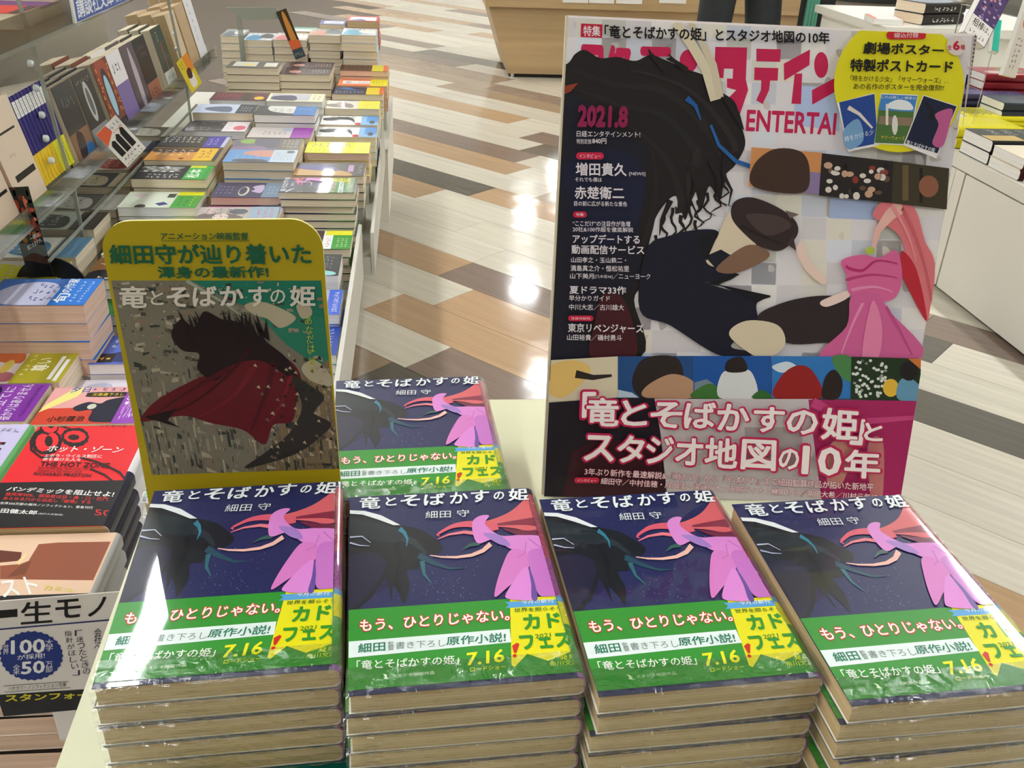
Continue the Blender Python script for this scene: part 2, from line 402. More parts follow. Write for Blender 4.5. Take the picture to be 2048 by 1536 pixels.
for i in range(len(bounds) - 1):
    s0, s1 = bounds[i], bounds[i + 1]
    js = known.get(s0)
    if not js:
        base = -6000 + rp.random() * 1200; js = []; c = rp.choice((LT, LT, TN, MV))
        while base < 1500:
            n_ = rp.choice((LT, LT, LT, TN, BR, MV, CH)); js.append((base, c, n_)); c = n_; base += 1250
    segs = []; t = js[0][0]; c = js[0][1]
    back = t
    while back > -9500:
        segs.append((back - 1300, back, c)); back -= 1300; c = rp.choice((LT, LT, TN, MV))
    for k, (tt, a, b) in enumerate(js):
        e = js[k + 1][0] if k + 1 < len(js) else tt + 1300
        segs.append((tt, e, b))
    e = segs[-1][1]
    while e < 2600: c = rp.choice((LT, LT, TN, CH)); segs.append((e, e + 1300, c)); e += 1300
    for (a, b, c) in segs:
        if not keep_plank(s0, s1, a, b): continue
        npl += 1
        v = 1 + (rp.random() - 0.5) * 0.07; col = tuple(min(255, int(x * v)) for x in c)
        x0, x1, y0, y1 = a * K + .8, b * K - .8, s0 * K + .8, s1 * K - .8
        m = MB(); L2, W2 = (x1 - x0) / 2, (y1 - y0) / 2
        m.box(-L2, L2, -W2, W2, -3, 0, PLANK, col)
        me = m.mesh('plank')
        cx, cy = (x0 + x1) / 2, (y0 + y1) / 2
        o = link('plank', me, floor)
        o.location = (Vector((cx * TX + cy * SX, cx * TY + cy * SY, ZF)) / 1000); o.rotation_euler = (0, 0, A0)

# ---------------------------------------------------------------- front display table
T0 = -385.0
mb = MB(); tbl = [(-170, 150), (-183, 560), (-178, 690), (330, 682), (345, 545), (362, 150)]
mb.prism(tbl, -22, 0, TABLE)
top = empty('display_table', (0, 0, T0)); tag(top, 'pale yellowish laminate display table under the wrapped novels', 'table')
mb.build('table_top', top)
mb = MB(); mb.prism([(-150, 175), (-160, 660), (312, 655), (338, 175)], ZF - T0 + 60, -22, WHITE); mb.build('cabinet_body', top)
mb = MB(); mb.prism([(-130, 195), (-140, 640), (292, 635), (318, 195)], ZF - T0, ZF - T0 + 60, DARK); mb.build('plinth', top)

# ---------------------------------------------------------------- books
CM = {}
def prof(w, t, R, off, n=5):
    P = [(-w / 2, t + off)]
    for i in range(n + 1):
        a = pi / 2 * i / n; P.append((w / 2 - R + (R + off) * sin(a), t - R + (R + off) * cos(a)))
    for i in range(n + 1):
        a = pi / 2 * i / n; P.append((w / 2 - R + (R + off) * cos(a), R - (R + off) * sin(a)))
    P.append((-w / 2, -off)); return P
def wrap_mesh(name, w, t, y0, y1, cf, cs, cb, R, th, off, mat, segs=None):
    """a jacket or band folded round the book; segs: spine colours along y as (y_from, y_to, colour)"""
    k = (name, w, t, y0, y1, cf, cs, cb, R, th, off, mat.name, segs)
    if k in CM: return CM[k]
    m = MB(); A = prof(w, t, R, off); B = prof(w, t, R, off - th)
    n = len(A)
    for si, (ya, yb, c2) in enumerate(segs or ((y0, y1, None),)):
        for i in range(n - 1):
            top_ = i == 0; bot = i == n - 2
            c = cf if top_ else cb if bot else (c2 or cs)
            if i == 1: c = c2 or cf
            m.add([(A[i][0], ya, A[i][1]), (A[i + 1][0], ya, A[i + 1][1]), (A[i + 1][0], yb, A[i + 1][1]), (A[i][0], yb, A[i][1])], [(0, 1, 2, 3)], mat, c)
            m.add([(B[i][0], ya, B[i][1]), (B[i + 1][0], ya, B[i + 1][1]), (B[i + 1][0], yb, B[i + 1][1]), (B[i][0], yb, B[i][1])], [(3, 2, 1, 0)], mat, (235, 232, 225))
    for y in (y0, y1):
        for i in range(n - 1):
            m.add([(A[i][0], y, A[i][1]), (A[i + 1][0], y, A[i + 1][1]), (B[i + 1][0], y, B[i + 1][1]), (B[i][0], y, B[i][1])], [(0, 1, 2, 3)], mat, cf if i <= 1 else cb if i >= n - 3 else cs)
    for i in (0, n - 1):
        m.add([(A[i][0], y0, A[i][1]), (A[i][0], y1, A[i][1]), (B[i][0], y1, B[i][1]), (B[i][0], y0, B[i][1])], [(0, 1, 2, 3)], mat, cf if i == 0 else cb)
    CM[k] = m.mesh(name); return CM[k]
def page_mesh(w, h, t, th, page, R):
    k = ('pages', w, h, t, th, page)
    if k in CM: return CM[k]
    m = MB(); r = max(R - th, 1.0)
    pts = [(-w / 2 + 1.0, th), (-w / 2 + 1.0, t - th)]
    for i in range(4): a = pi / 2 * i / 3; pts.append((w / 2 - R + r * sin(a) - .2, t - th - r + r * cos(a)))
    for i in range(4): a = pi / 2 * i / 3; pts.append((w / 2 - R + r * cos(a) - .2, th + r - r * sin(a)))
    n = len(pts)
    vs = [(p[0], y, p[1]) for y in (-h / 2 + .8, h / 2 - .8) for p in pts]
    m.add(vs, [list(range(n)), list(range(n, 2 * n))[::-1]] + [(i, i + n, (i + 1) % n + n, (i + 1) % n) for i in range(n)], PAGES[page])
    CM[k] = m.mesh('page_block'); return CM[k]
def film_mesh(w, h, t):
    k = ('film', w, h, t)
    if k in CM: return CM[k]
    m = MB(); r = random.Random(5)
    nx = 36; rows = [(-h / 2 + 16, t + .45), (-h / 2 + 10, t + .5), (-h / 2 + 5, t + .7), (-h / 2 + 1.5, t + .9), (-h / 2 - 1.2, t - .6), (-h / 2 - 1.5, t * .75), (-h / 2 - 1.5, t * .5), (-h / 2 - 1.6, t * .25), (-h / 2 - 1.2, .8), (-h / 2 - .4, .3)]
    vs = []
    for j, (y, z) in enumerate(rows):
        for i in range(nx + 1):
            x = -w / 2 - 1 + (w + 2) * i / nx
            a = 0.15 + 0.75 * min(1, j / 3)
            vs.append((x, y - r.random() * a * (j > 0), z + (r.random() * a * .7 if j < 4 else (r.random() - .5) * .5)))
    fs = [(j * (nx + 1) + i, (j + 1) * (nx + 1) + i, (j + 1) * (nx + 1) + i + 1, j * (nx + 1) + i + 1) for j in range(len(rows) - 1) for i in range(nx)]
    m.add(vs, fs, FILM)
    # right-hand side sheet round the spine
    vs = []
    for j in range(13):
        y = -h / 2 + h * j / 12
        for i, (x, z) in enumerate([(w / 2 - 5, t + .5), (w / 2 - 1.5, t - .2), (w / 2 + 1.0, t - 3), (w / 2 + 1.3, t / 2), (w / 2 + 1.0, 1.5)]):
            vs.append((x + r.random() * .5, y, z + (r.random() * .3 if i < 2 else 0)))
    m.add(vs, [(j * 5 + i, j * 5 + i + 1, j * 5 + i + 6, j * 5 + i + 5) for j in range(12) for i in range(4)], FILM)
    CM[k] = m.mesh('shrink_film'); return CM[k]

NTH = ['topmost', 'second from top', 'third from top', 'fourth from top', 'fifth from top', 'sixth from top', 'seventh from top', 'eighth from top', 'ninth from top', 'tenth from top', 'eleventh from top', 'twelfth from top', 'thirteenth from top', 'fourteenth from top']
def book(label, group, pos, rz, w, h, t, cf, cs=None, cb=None, obi=None, page='cream', art=None, obiart=None, R=None, th=0.55, mat=None, film=False, segs=None, obisegs=None, tilt=None, name='paperback_book', cat='book', obi_gap=0.0):
    R = R or min(4.0, t * .33); cs = cs or cf; cb = cb or cf; mat = mat or INK
    root = empty(name, pos, rz); tag(root, label, cat, group)
    if tilt is not None: root.matrix_world = tilt
    link('page_block', page_mesh(w, h, t, th, page, R), root)
    cv = link('cover', wrap_mesh('cover', w, t, -h / 2, h / 2, cf, cs, cb, R, th, 0.0, mat, segs), root)
    if art:
        key = ('art', id(art), w, h, t)
        if key not in CM:
            ik = art(w, h) if callable(art) else cover_art(art, w, h, R)
            CM[key] = ik.mesh('cover_print', mat, lambda x, y, z, t=t: (x, y, t + z + .02)) if ik.T else None
        if CM[key]: link('cover_print', CM[key], cv)
    if obi:
        oh, oc, osp = obi; y0 = -h / 2 + obi_gap
        ob = link('paper_band', wrap_mesh('paper_band', w, t, y0, y0 + oh, oc, osp, oc, R, .25, .3, mat, obisegs), root)
        if obiart:
            key = ('obiart', id(obiart), w, h, t)
            if key not in CM:
                ik = obiart(w, h) if callable(obiart) else cover_art(obiart, w, h, R)
                CM[key] = ik.mesh('band_print', mat, lambda x, y, z, t=t: (x, y, t + z + .32)) if ik.T else None
            if CM[key]: link('band_print', CM[key], ob)
    if film:
        link('shrink_film', film_mesh(w, h, t), root)
    return root
def cover_art(spec, w, h, R):
    """spec in cover fractions: u 0 fore-edge to 1 spine, v 0 foot to 1 head"""
    ik = Ink(lambda u, v: (-w / 2 + u * w, -h / 2 + v * h), (-w / 2 + .2, w / 2 - R, -h / 2 + .2, h / 2 - .2), dz=0.05)
    rr = random.Random(len(spec) * 7 + int(w))
    for e in spec:
        k = e[0]
        if k == 'r': ik.rect(*e[1:])
        elif k == 'c': ik.circ(*e[1:6])
        elif k == 'p': ik.poly(e[1], e[2], smooth=len(e) > 3)
        elif k == 't': ik.text(e[1], [(e[2], e[5]), (e[4], e[5]), (e[4], e[3]), (e[2], e[3])], e[6], 0.015)
        elif k == 'q': ik.text(e[1], e[2], e[3], 0.015)
        elif k == 's': ik.scrawl(e[1], e[2], e[3], e[4], e[5], e[6], e[7], rr)
    return ik
PAPER = []
def pile(desc, group, cx, cy, ztop, n, t, spec, rz=0.0, jitter=2.0, seed=0, film=0):
    """n books of one title, topmost at ztop; only the topmost has its print in view"""
    r = random.Random(seed * 13 + 5); z = ztop
    sp = dict(spec); h = sp.pop('h', 148); w = sp.pop('w', 105); art = sp.pop('art', None); obiart = sp.pop('obiart', None)
    for i in range(n):
        z -= t + 0.65
        jx, jy, jr = ((r.random() - .5) * 2 * jitter, (r.random() - .5) * 2 * jitter, (r.random() - .5) * 0.02 * jitter) if i else (0, 0, 0)
        flip = 0
        lab = desc + (', ' + NTH[min(i, 13)] + ' of its pile' if i == 0 and n > 1 else ', ' + NTH[min(i, 13)] if i else '')
        book(lab, group, (cx + jx, cy + jy, z + .35), rz + jr, w, h, t, art=art if i == 0 else None, obiart=obiart if i == 0 else None, film=i < film, **sp)
    return z

# ---------------------------------------------------------------- homography: four photo points of a flat sheet -> the sheet's own millimetres
def hom(src, dst):
    A = []; B = []
    for (x, y), (u, v) in zip(src, dst):
        A.append([x, y, 1, 0, 0, 0, -u * x, -u * y]); B.append(u)
        A.append([0, 0, 0, x, y, 1, -v * x, -v * y]); B.append(v)
    n = 8
    for i in range(n):
        p = max(range(i, n), key=lambda r: abs(A[r][i])); A[i], A[p] = A[p], A[i]; B[i], B[p] = B[p], B[i]
        for r in range(n):
            if r != i:
                f = A[r][i] / A[i][i]
                if f:
                    A[r] = [a - f * b for a, b in zip(A[r], A[i])]; B[r] -= f * B[i]
    H = [B[i] / A[i][i] for i in range(n)] + [1.0]
    def f(x, y):
        d = H[6] * x + H[7] * y + 1.0
        return ((H[0] * x + H[1] * y + H[2]) / d, (H[3] * x + H[4] * y + H[5]) / d)
    return f

# ---------------------------------------------------------------- the wrapped novels on the front table
NAVY = (48, 54, 104); GREEN = (62, 160, 62); YEL = (238, 232, 20)
HN = hom([(52, 85), (1015, 45), (1315, 1050), (50, 1150)], [(-52.5, 74), (52.5, 74), (52.5, -74), (-52.5, -74)])
def novel_cover(w, h):
    k = Ink(HN, (-52.3, 48.4, -73.8, 73.8), dz=0.03); r = random.Random(11)
    k.poly([(40, 330), (160, 300), (300, 420), (260, 560), (150, 620), (40, 660)], (42, 42, 88), True)
    for i in range(230):
        x, y = r.uniform(45, 1200), r.uniform(60, 660)
        if r.random() < .4: x, y = r.gauss(560, 90), r.gauss(540, 60)
        s = r.choice((1.2, 1.6, 2.2, 3.0)); k.rect(x, y, x + s, y + s, (170, 190, 225), True)
    # abstract stand-in for the picture: a dark drifting mass and rose drapery
    k.poly([(30, 185), (200, 205), (320, 235), (430, 262), (505, 310), (548, 352), (512, 392), (432, 400), (420, 470), (360, 480), (375, 560), (345, 655), (318, 600), (285, 560), (280, 640), (250, 520), (215, 560), (150, 640), (30, 680)], (30, 38, 48), True)
    k.poly([(30, 200), (190, 225), (330, 262), (300, 330), (120, 300), (30, 290)], (40, 54, 62), True)
    k.poly([(30, 430), (170, 380), (250, 440), (190, 560), (100, 660), (30, 670)], (44, 44, 74), True)
    k.band([(330, 300), (400, 330), (450, 380), (430, 450), (470, 520)], 40, 4, (52, 64, 74))
    k.band([(300, 330), (320, 420), (300, 520), (330, 620)], 30, 3, (22, 28, 36))
    k.band([(420, 400), (500, 440), (580, 470), (660, 470)], 34, 3, (48, 92, 108))
    k.band([(440, 430), (450, 500), (490, 550)], 26, 5, (62, 120, 128))
    k.band([(318, 256), (345, 280), (360, 312), (356, 350)], 26, 5, (66, 140, 160))
    k.poly([(50, 156), (130, 160), (220, 185), (322, 238), (286, 238), (200, 206), (120, 180), (50, 174)], (236, 240, 240))
    k.band([(55, 300), (120, 296), (165, 330)], 8, 3, (200, 205, 225)); k.band([(55, 330), (110, 345), (160, 348)], 9, 3, (190, 195, 215))
    k.poly([(700, 232), (800, 215), (905, 170), (985, 95), (1005, 55), (1070, 50), (1110, 300), (1085, 330), (960, 270), (800, 250), (690, 245)], (222, 116, 122), True)
    k.poly([(800, 245), (960, 215), (1080, 205), (1100, 260), (980, 245)], (150, 58, 84), True)
    k.poly([(860, 262), (1000, 275), (1100, 262), (1125, 330), (1000, 318)], (126, 50, 84), True)
    k.band(spline([(530, 300), (575, 258), (640, 240), (720, 240), (820, 262)], 4)[:17], 8, 46, (224, 110, 128))
    k.band([(520, 316), (580, 292), (660, 280), (740, 290)], 4, 22, (232, 140, 152))
    k.band([(650, 375), (690, 350), (740, 340)], 4, 26, (70, 110, 104))
    k.band([(480, 402), (540, 412), (620, 414), (700, 404), (760, 380), (800, 345)], 4, 26, (240, 196, 184))
    k.poly([(700, 240), (735, 198), (790, 195), (770, 240), (850, 300), (960, 300), (1080, 315), (1150, 420), (1120, 470), (990, 400), (900, 370), (820, 320), (730, 340)], (224, 150, 216), True)
    k.poly([(760, 290), (850, 300), (905, 355), (840, 345)], (176, 140, 206), True)
    k.poly([(905, 380), (975, 382), (1010, 430), (985, 500), (900, 570), (830, 628), (828, 580), (860, 470)], (222, 140, 206), True)
    k.poly([(1000, 390), (1090, 380), (1160, 450), (1200, 620), (1130, 625), (1060, 620), (1020, 520)], (208, 132, 206), True)
    k.poly([(985, 470), (1020, 560), (1040, 640), (900, 640), (890, 600)], (228, 152, 222), True)
    k.poly([(1000, 470), (1030, 540), (1050, 640), (1020, 640), (1015, 560)], (122, 92, 170), True)
    k.band([(1000, 320), (1080, 380), (1160, 430)], 5, 3, (196, 120, 196)); k.band([(985, 340), (980, 400), (940, 420)], 4, 3, (190, 118, 190))
    k.text('竜', [(105, 92), (215, 88), (215, 152), (105, 157)], (240, 246, 246), .016)
    for ch, x0, x1, y0, y1 in (('と', 243, 300, 92, 138), ('そ', 322, 425, 82, 142), ('ば', 445, 555, 76, 138), ('か', 582, 678, 70, 130), ('す', 692, 788, 62, 124), ('の', 812, 868, 70, 112), ('姫', 890, 1010, 54, 118)):
        k.text(ch, [(x0, y0 + 2), (x1, y0 - 2), (x1, y1 - 2), (x0, y1 + 2)], (240, 246, 246), .02, True)
    k.text('細田', [(454, 170), (588, 166), (588, 204), (454, 208)], (236, 242, 242), .004, True)
    k.text('守', [(620, 165), (685, 163), (685, 200), (620, 202)], (236, 242, 242), .004, True)
    return k
def novel_band(w, h):
    k = Ink(HN, (-52.3, 48.4, -69.8, -20.2), dz=0.03)
    k.poly([(905, 620), (1330, 600), (1330, 880), (1110, 968), (1000, 930), (935, 1000), (918, 990)], YEL)
    k.poly([(40, 860), (905, 797), (915, 868), (40, 948)], (236, 246, 244))
    k.poly([(878, 653), (1330, 634), (1330, 662), (882, 686), (900, 668)], (104, 178, 226))
    k.text('もう、ひとりじゃない。', [(112, 744), (905, 690), (905, 752), (112, 808)], (250, 250, 246), .018, glow=(214, 62, 34), gb=.075)
    k.text('細田', [(103, 872), (248, 860), (248, 910), (103, 922)], (40, 140, 112), .02)
    k.text('監\n督', [(262, 862), (294, 860), (294, 906), (262, 910)], (120, 140, 130), 0, True)
    k.text('書き下ろし', [(303, 864), (568, 850), (568, 890), (303, 902)], (130, 150, 142), 0, True)
    k.text('原作小説!', [(572, 838), (886, 815), (886, 866), (572, 884)], (40, 140, 112), .018, True)
    k.text('「竜とそばかすの姫」', [(96, 962), (640, 936), (640, 984), (96, 1012)], (246, 250, 240), .012, True)
    k.text('7.16', [(680, 924), (880, 903), (880, 974), (680, 994)], (240, 238, 40), .03, True)
    k.text('ロードショー', [(700, 1002), (888, 987), (888, 1010), (700, 1027)], (238, 238, 60), .01, True)
    k.text('スタジオ地図作品', [(286, 1038), (510, 1020), (510, 1038), (286, 1056)], (226, 240, 216), 0, True)
    k.poly([(236, 1034), (256, 1040), (262, 1058), (272, 1062), (252, 1062), (240, 1060), (248, 1050)], (230, 244, 220))
    k.text('今月の新刊', [(966, 644), (1132, 638), (1132, 660), (966, 666)], (246, 250, 250), .005)
    k.text('世界を照らそう。', [(928, 688), (1196, 678), (1196, 700), (928, 710)], (50, 120, 40), .012, True)
    k.text('カド', [(970, 722), (1166, 710), (1178, 792), (985, 806)], (60, 158, 50), .05, True)
    k.text('フェス', [(952, 834), (1216, 818), (1238, 896), (978, 912)], (60, 158, 50), .05, True)
    k.text('2021', [(1038, 828), (1122, 820), (1124, 842), (1042, 850)], (60, 140, 50), .01)
    k.text('発見!', [(1170, 940), (1266, 934), (1268, 962), (1172, 968)], (226, 232, 50), 0)
    k.text('角川文庫', [(1116, 974), (1272, 964), (1276, 990), (1120, 1000)], (226, 232, 50), 0, True)
    k.poly([(920, 888), (945, 872), (958, 880), (942, 928), (930, 926)], (216, 50, 34), same=True); k.circ(934, 942, 11, 9, (216, 50, 34), 12, True)
    return k
SPN = ((-74, -20, (170, 110, 190)), (-20, 10, (176, 92, 170)), (10, 50, (196, 96, 126)), (50, 68, (214, 112, 122)), (68, 74, (44, 44, 96)))
OSP = ((-71, -40, (70, 160, 60)), (-40, -24, (226, 222, 40)), (-24, -20, (104, 178, 226)))
NOVEL = dict(cf=NAVY, cs=(176, 92, 170), cb=(60, 50, 96), obi=(51, GREEN, (70, 160, 60)), obi_gap=3, page='tan', art=novel_cover, obiart=novel_band, mat=WRAP, segs=SPN, obisegs=OSP)
G1 = 'shrink-wrapped green-banded paperbacks stacked on the front table'
NOV = 'wrapped navy-and-pink paperback, '
def nstack(desc, corners, z, n, seed):
    """corners: cover corners in plan (front left, front right, back left)"""
    fl, fr, bl = [Vector(c) for c in corners]
    rz = math.atan2(fr.y - fl.y, fr.x - fl.x)
    cx = (fl.x + fr.x) / 2 - 74 * sin(rz); cy = (fl.y + fr.y) / 2 + 74 * cos(rz)
    return pile(NOV + desc, G1, cx, cy, z, n, 11.4, NOVEL, rz=rz, seed=seed, film=n, jitter=1.4)
nstack('leftmost front stack', [(-141, 306.5), (-35, 312.5), (-153, 455)], -311, 5, 1)
nstack('second front stack', [(-31.5, 296), (73.5, 301.5), (-39, 445)], -311, 6, 2)
nstack('third front stack', [(77, 289.5), (181.5, 295.5), (68, 439)], -311, 6, 3)
nstack('rightmost front stack', [(184, 273.5), (288.5, 279), (178, 425)], -306, 6, 4)
nstack('back stack right of yellow sign', [(-50.5, 449.5), (54, 454.5), (-54, 600)], -318, 5, 5)
nstack('back stack hidden behind yellow sign', [(-163, 474), (-58, 479), (-167, 621)], -331, 4, 6)
# the teal-banded book at the foot of the leftmost stack
TEAL = [('r', 0, 0, 1, 1, (240, 240, 236))]
def teal_band(w, h):
    k = Ink(None, (-w / 2 + .2, w / 2 - 4, -h / 2 + .2, h / 2), dz=.05)
    k.text('原作 細田 守', [(-34, -h / 2 + 16), (30, -h / 2 + 16), (30, -h / 2 + 3), (-34, -h / 2 + 3)], (222, 214, 40), .03); return k
book('teal-banded paperback lying at the foot of the leftmost wrapped stack', None, (-72, 362, T0 + .6), .057, 105, 148, 9.5, (210, 214, 206), obi=(48, (28, 128, 112), (28, 128, 112)), page='tan', obiart=teal_band)

# ---------------------------------------------------------------- yellow-topped sign between the stacks
def sheet_frame(o, yaw, lean, roll):
    ex = Vector((cos(yaw), sin(yaw), 0)); n = Vector((-sin(yaw), cos(yaw), 0)); up = Vector((0, 0, 1)) * cos(lean) + n * sin(lean)
    e2 = ex * cos(roll) + up * sin(roll); u2 = -ex * sin(roll) + up * cos(roll); nn = e2.cross(u2)
    m = Matrix.Identity(4); O = M(o)
    for i in range(3): m[i][0], m[i][1], m[i][2], m[i][3] = e2[i], u2[i], nn[i], O[i]
    return m, Vector(o), e2, u2, nn
def px_on(fr):
    m, O, ex, uy, nn = fr
    def f(px, py):
        d = ray(px, py); t = O.dot(nn) / d.dot(nn); p = d * t - O
        return (p.dot(ex), p.dot(uy))
    return f
def rounded(x0, y0, x1, y1, r, corners=(1, 1, 1, 1), n=8):
    P = []
    for (cx, cy, a0, on) in ((x0 + r, y0 + r, pi, corners[0]), (x1 - r, y0 + r, 1.5 * pi, corners[1]), (x1 - r, y1 - r, 0, corners[2]), (x0 + r, y1 - r, .5 * pi, corners[3])):
        if on:
            for i in range(n + 1): a = a0 + pi / 2 * i / n; P.append((cx + r * cos(a), cy + r * sin(a)))
        else: P.append((cx + (r if a0 in (1.5 * pi, 0) else -r), cy + (r if a0 in (0, .5 * pi) else -r)))
    return P
fr = sheet_frame((-157.6, 468, -318.7), radians(-.3), radians(2.5), radians(1.1))
PF = px_on(fr)
sg = empty('rounded_sign', (0, 0, 0)); sg.matrix_world = fr[0]
tag(sg, 'small upright sign, yellow rounded top over a dark print, behind leftmost wrapped stack', 'sign')
X0, X1, Y0, Y1 = 0, 111.6, -66, 158.9
outl = rounded(X0, Y0, X1, Y1, 16, (0, 0, 1, 1))
mb = MB(); mb.prism(outl, -2.2, 0, BOARD, (180, 160, 22), sidecol=(236, 226, 150)); mb.build('sign_board', sg)
mb = MB(); mb.box(46, 66, Y0, 60, -3, -2.3, BOARD, (230, 230, 225)); mb.box(46, 66, Y0, Y0 + 2, -36, -3, BOARD, (230, 230, 225))
mb.add([(46, 60, -3), (66, 60, -3), (66, Y0 + 1, -36), (46, Y0 + 1, -36), (46, 60, -4), (66, 60, -4), (66, Y0 + 1, -37), (46, Y0 + 1, -37)], [(0, 1, 2, 3), (7, 6, 5, 4), (0, 3, 7, 4), (1, 5, 6, 2)], BOARD, (225, 225, 220)); mb.build('easel_flap', sg)
k = Ink(PF, (0.3, 111.3, -60, 158), dz=.04); rr = random.Random(21)
A_, B_, C_, D_ = (222, 561), (642, 561), (679, 937), (304, 950)
def in_art(u, v): return ((A_[0] * (1 - u) + B_[0] * u) * (1 - v) + (D_[0] * (1 - u) + C_[0] * u) * v, (A_[1] * (1 - u) + B_[1] * u) * (1 - v) + (D_[1] * (1 - u) + C_[1] * u) * v)
k.poly([A_, B_, C_, D_], (128, 122, 106))
k.poly([in_art(.38, 0), in_art(1, 0), in_art(1, .28), in_art(.75, .2), in_art(.55, .1)], (34, 122, 100))
k.poly([in_art(.62, .1), in_art(1, .2), in_art(1, .5), in_art(.8, .34)], (46, 128, 104))
k.poly([in_art(.86, .5), in_art(1, .42), in_art(1, 1), in_art(.55, 1), in_art(.7, .8)], (128, 112, 84))
for i in range(520):
    u, v = rr.random(), rr.random()
    if u > .62 and v < .4 and rr.random() < .8: continue
    c = rr.choice(((150, 142, 122), (104, 100, 86), (78, 76, 66), (172, 162, 140), (60, 66, 58), (138, 120, 100)))
    a, b = rr.uniform(.006, .05), rr.uniform(.006, .02)
    if v > .45 and rr.random() < .6: a, b = rr.uniform(.006, .015), rr.uniform(.02, .09)
    s = rr.uniform(-.02, .02)
    k.poly([in_art(min(u, .99), v * .985), in_art(min(u + a, 1), min(v + s * .6, 1) if v + s * .6 > 0 else 0), in_art(min(u + a, 1), max(0, min(v + b + s * .6, 1))), in_art(min(u, .99), min(v + b, 1))], c, same=True)
for i in range(900):
    u, v = rr.random() * .985, rr.random() * .98
    if u > .6 and v < .42 and rr.random() < .7: continue
    c = rr.choice(((160, 152, 132), (96, 92, 78), (70, 68, 58), (182, 172, 150), (52, 58, 50), (130, 114, 96))); a = rr.uniform(.002, .012); b = rr.uniform(.002, .009)
    if v > .5: a, b = b * .5, a * 3
    k.poly([in_art(u, v), in_art(min(u + a, 1), v + rr.uniform(0, .004)), in_art(min(u + a * .9, 1), min(v + b, 1)), in_art(u, min(v + b, 1))], c, same=True)
for pts in ([(.62, .13), (.7, .11), (.8, .15), (.86, .2), (.78, .25), (.72, .2), (.66, .18)], [(.87, .13), (.93, .13), (.94, .18), (.89, .2)], [(.86, .46), (.93, .42), (1, .5), (1, .56), (.9, .53)]):
    k.poly([in_art(*p) for p in pts], (182, 172, 146), True)
k.band([in_art(.36, .0), in_art(.5, .1), in_art(.62, .2)], 7, 2, (160, 170, 150))
k.poly([in_art(*p) for p in ((.0, .72), (.1, .62), (.3, .52), (.5, .44), (.62, .34), (.78, .4), (.85, .5), (.82, .62), (.78, .74), (.68, .76), (.62, .86), (.52, .78), (.36, .74), (.24, .7), (.12, .71))], (104, 24, 34), True)
k.poly([in_art(*p) for p in ((.24, .28), (.3, .2), (.36, .24), (.42, .16), (.5, .2), (.58, .22), (.7, .32), (.8, .42), (.84, .54), (.78, .5), (.66, .42), (.52, .44), (.42, .52), (.34, .46), (.36, .38), (.28, .36))], (40, 22, 26), True)
k.poly([in_art(*p) for p in ((.8, .5), (.9, .56), (.96, .62), (.9, .7), (.98, .76), (.9, .84), (.76, .92), (.5, .98), (.62, .9), (.76, .8), (.84, .66))], (52, 50, 44), True)
k.poly([in_art(*p) for p in ((.02, .7), (.12, .68), (.2, .66), (.14, .72), (.2, .76))], (34, 18, 22))
for p, w0, w1, cc in (([(.5, .46), (.3, .56), (.1, .68)], 12, 2, (84, 18, 28)), ([(.62, .44), (.5, .6), (.3, .7)], 14, 2, (120, 30, 42)), ([(.72, .44), (.66, .6), (.56, .78)], 14, 3, (86, 18, 30)), ([(.8, .5), (.74, .64), (.66, .74)], 10, 2, (124, 32, 44)), ([(.6, .36), (.5, .48), (.34, .6), (.2, .66)], 6, 2, (70, 16, 24))): k.band([in_art(*q__) for q__ in spline(p, 5)[:(len(p) - 1) * 5 + 1]], w0, w1, cc)
for i in range(26):
    u, v = .3 + .4 * rr.random(), .18 + .1 * rr.random(); k.poly([in_art(u, v + .05), in_art(u + .03, v + .07), in_art(u - .03 + .06 * rr.random(), v - .05)], (34, 18, 22), same=True)
for i in range(60):
    u, v = rr.uniform(.62, .98), rr.uniform(.4, .95); c = rr.choice(((176, 160, 130), (36, 34, 32), (120, 104, 84)))
    k.poly([in_art(u, v), in_art(min(1, u + .014), v - .012), in_art(min(1, u + .02), v + .008)], c, same=True)
k.text('アニメーション映画監督', [(322, 464), (497, 464), (497, 479), (322, 479)], (24, 96, 66), .02)
k.rect(323, 480.5, 499, 481.6, (60, 110, 40), True)
k.text('細田守が辿り着いた', [(217, 488), (621, 486), (624, 528), (222, 528)], (24, 98, 70), .032, True)
k.text('渾身の最新作!', [(314, 532), (536, 531), (539, 555), (318, 556)], (24, 98, 70), .035, True)
for ch, x0, x1, y0, y1 in (('竜', 239, 295, 571, 615), ('と', 302, 328, 580, 609), ('そ', 334, 380, 573, 613), ('ば', 386, 434, 571, 612), ('か', 440, 488, 571, 611), ('す', 497, 536, 572, 612), ('の', 541, 571, 578, 606), ('姫', 580, 631, 570, 612)):
    k.text(ch, (x0, y0, x1, y1), (218, 210, 196), .028 if ch not in 'との' else .012, ch != '竜')
for i, ch in enumerate('あなだは、誰?'): 
    y = (632, 651, 669, 688, 703, 713, 733)[i]; x = 610 + (y - 632) * .1
    hh = 16 if ch not in '、?' else (5 if ch == '、' else 11)
    k.text(ch, (x, y, x + (14 if ch not in '、?' else 5), y + hh), (186, 190, 70), 0, True)
k.text('©2021 スタジオ地図', (614, 925, 663, 930), (30, 26, 24), 0, True)
link('sign_print', k.mesh('sign_print', BOARD, lambda x, y, z: (x, y, z + .05)), sg)

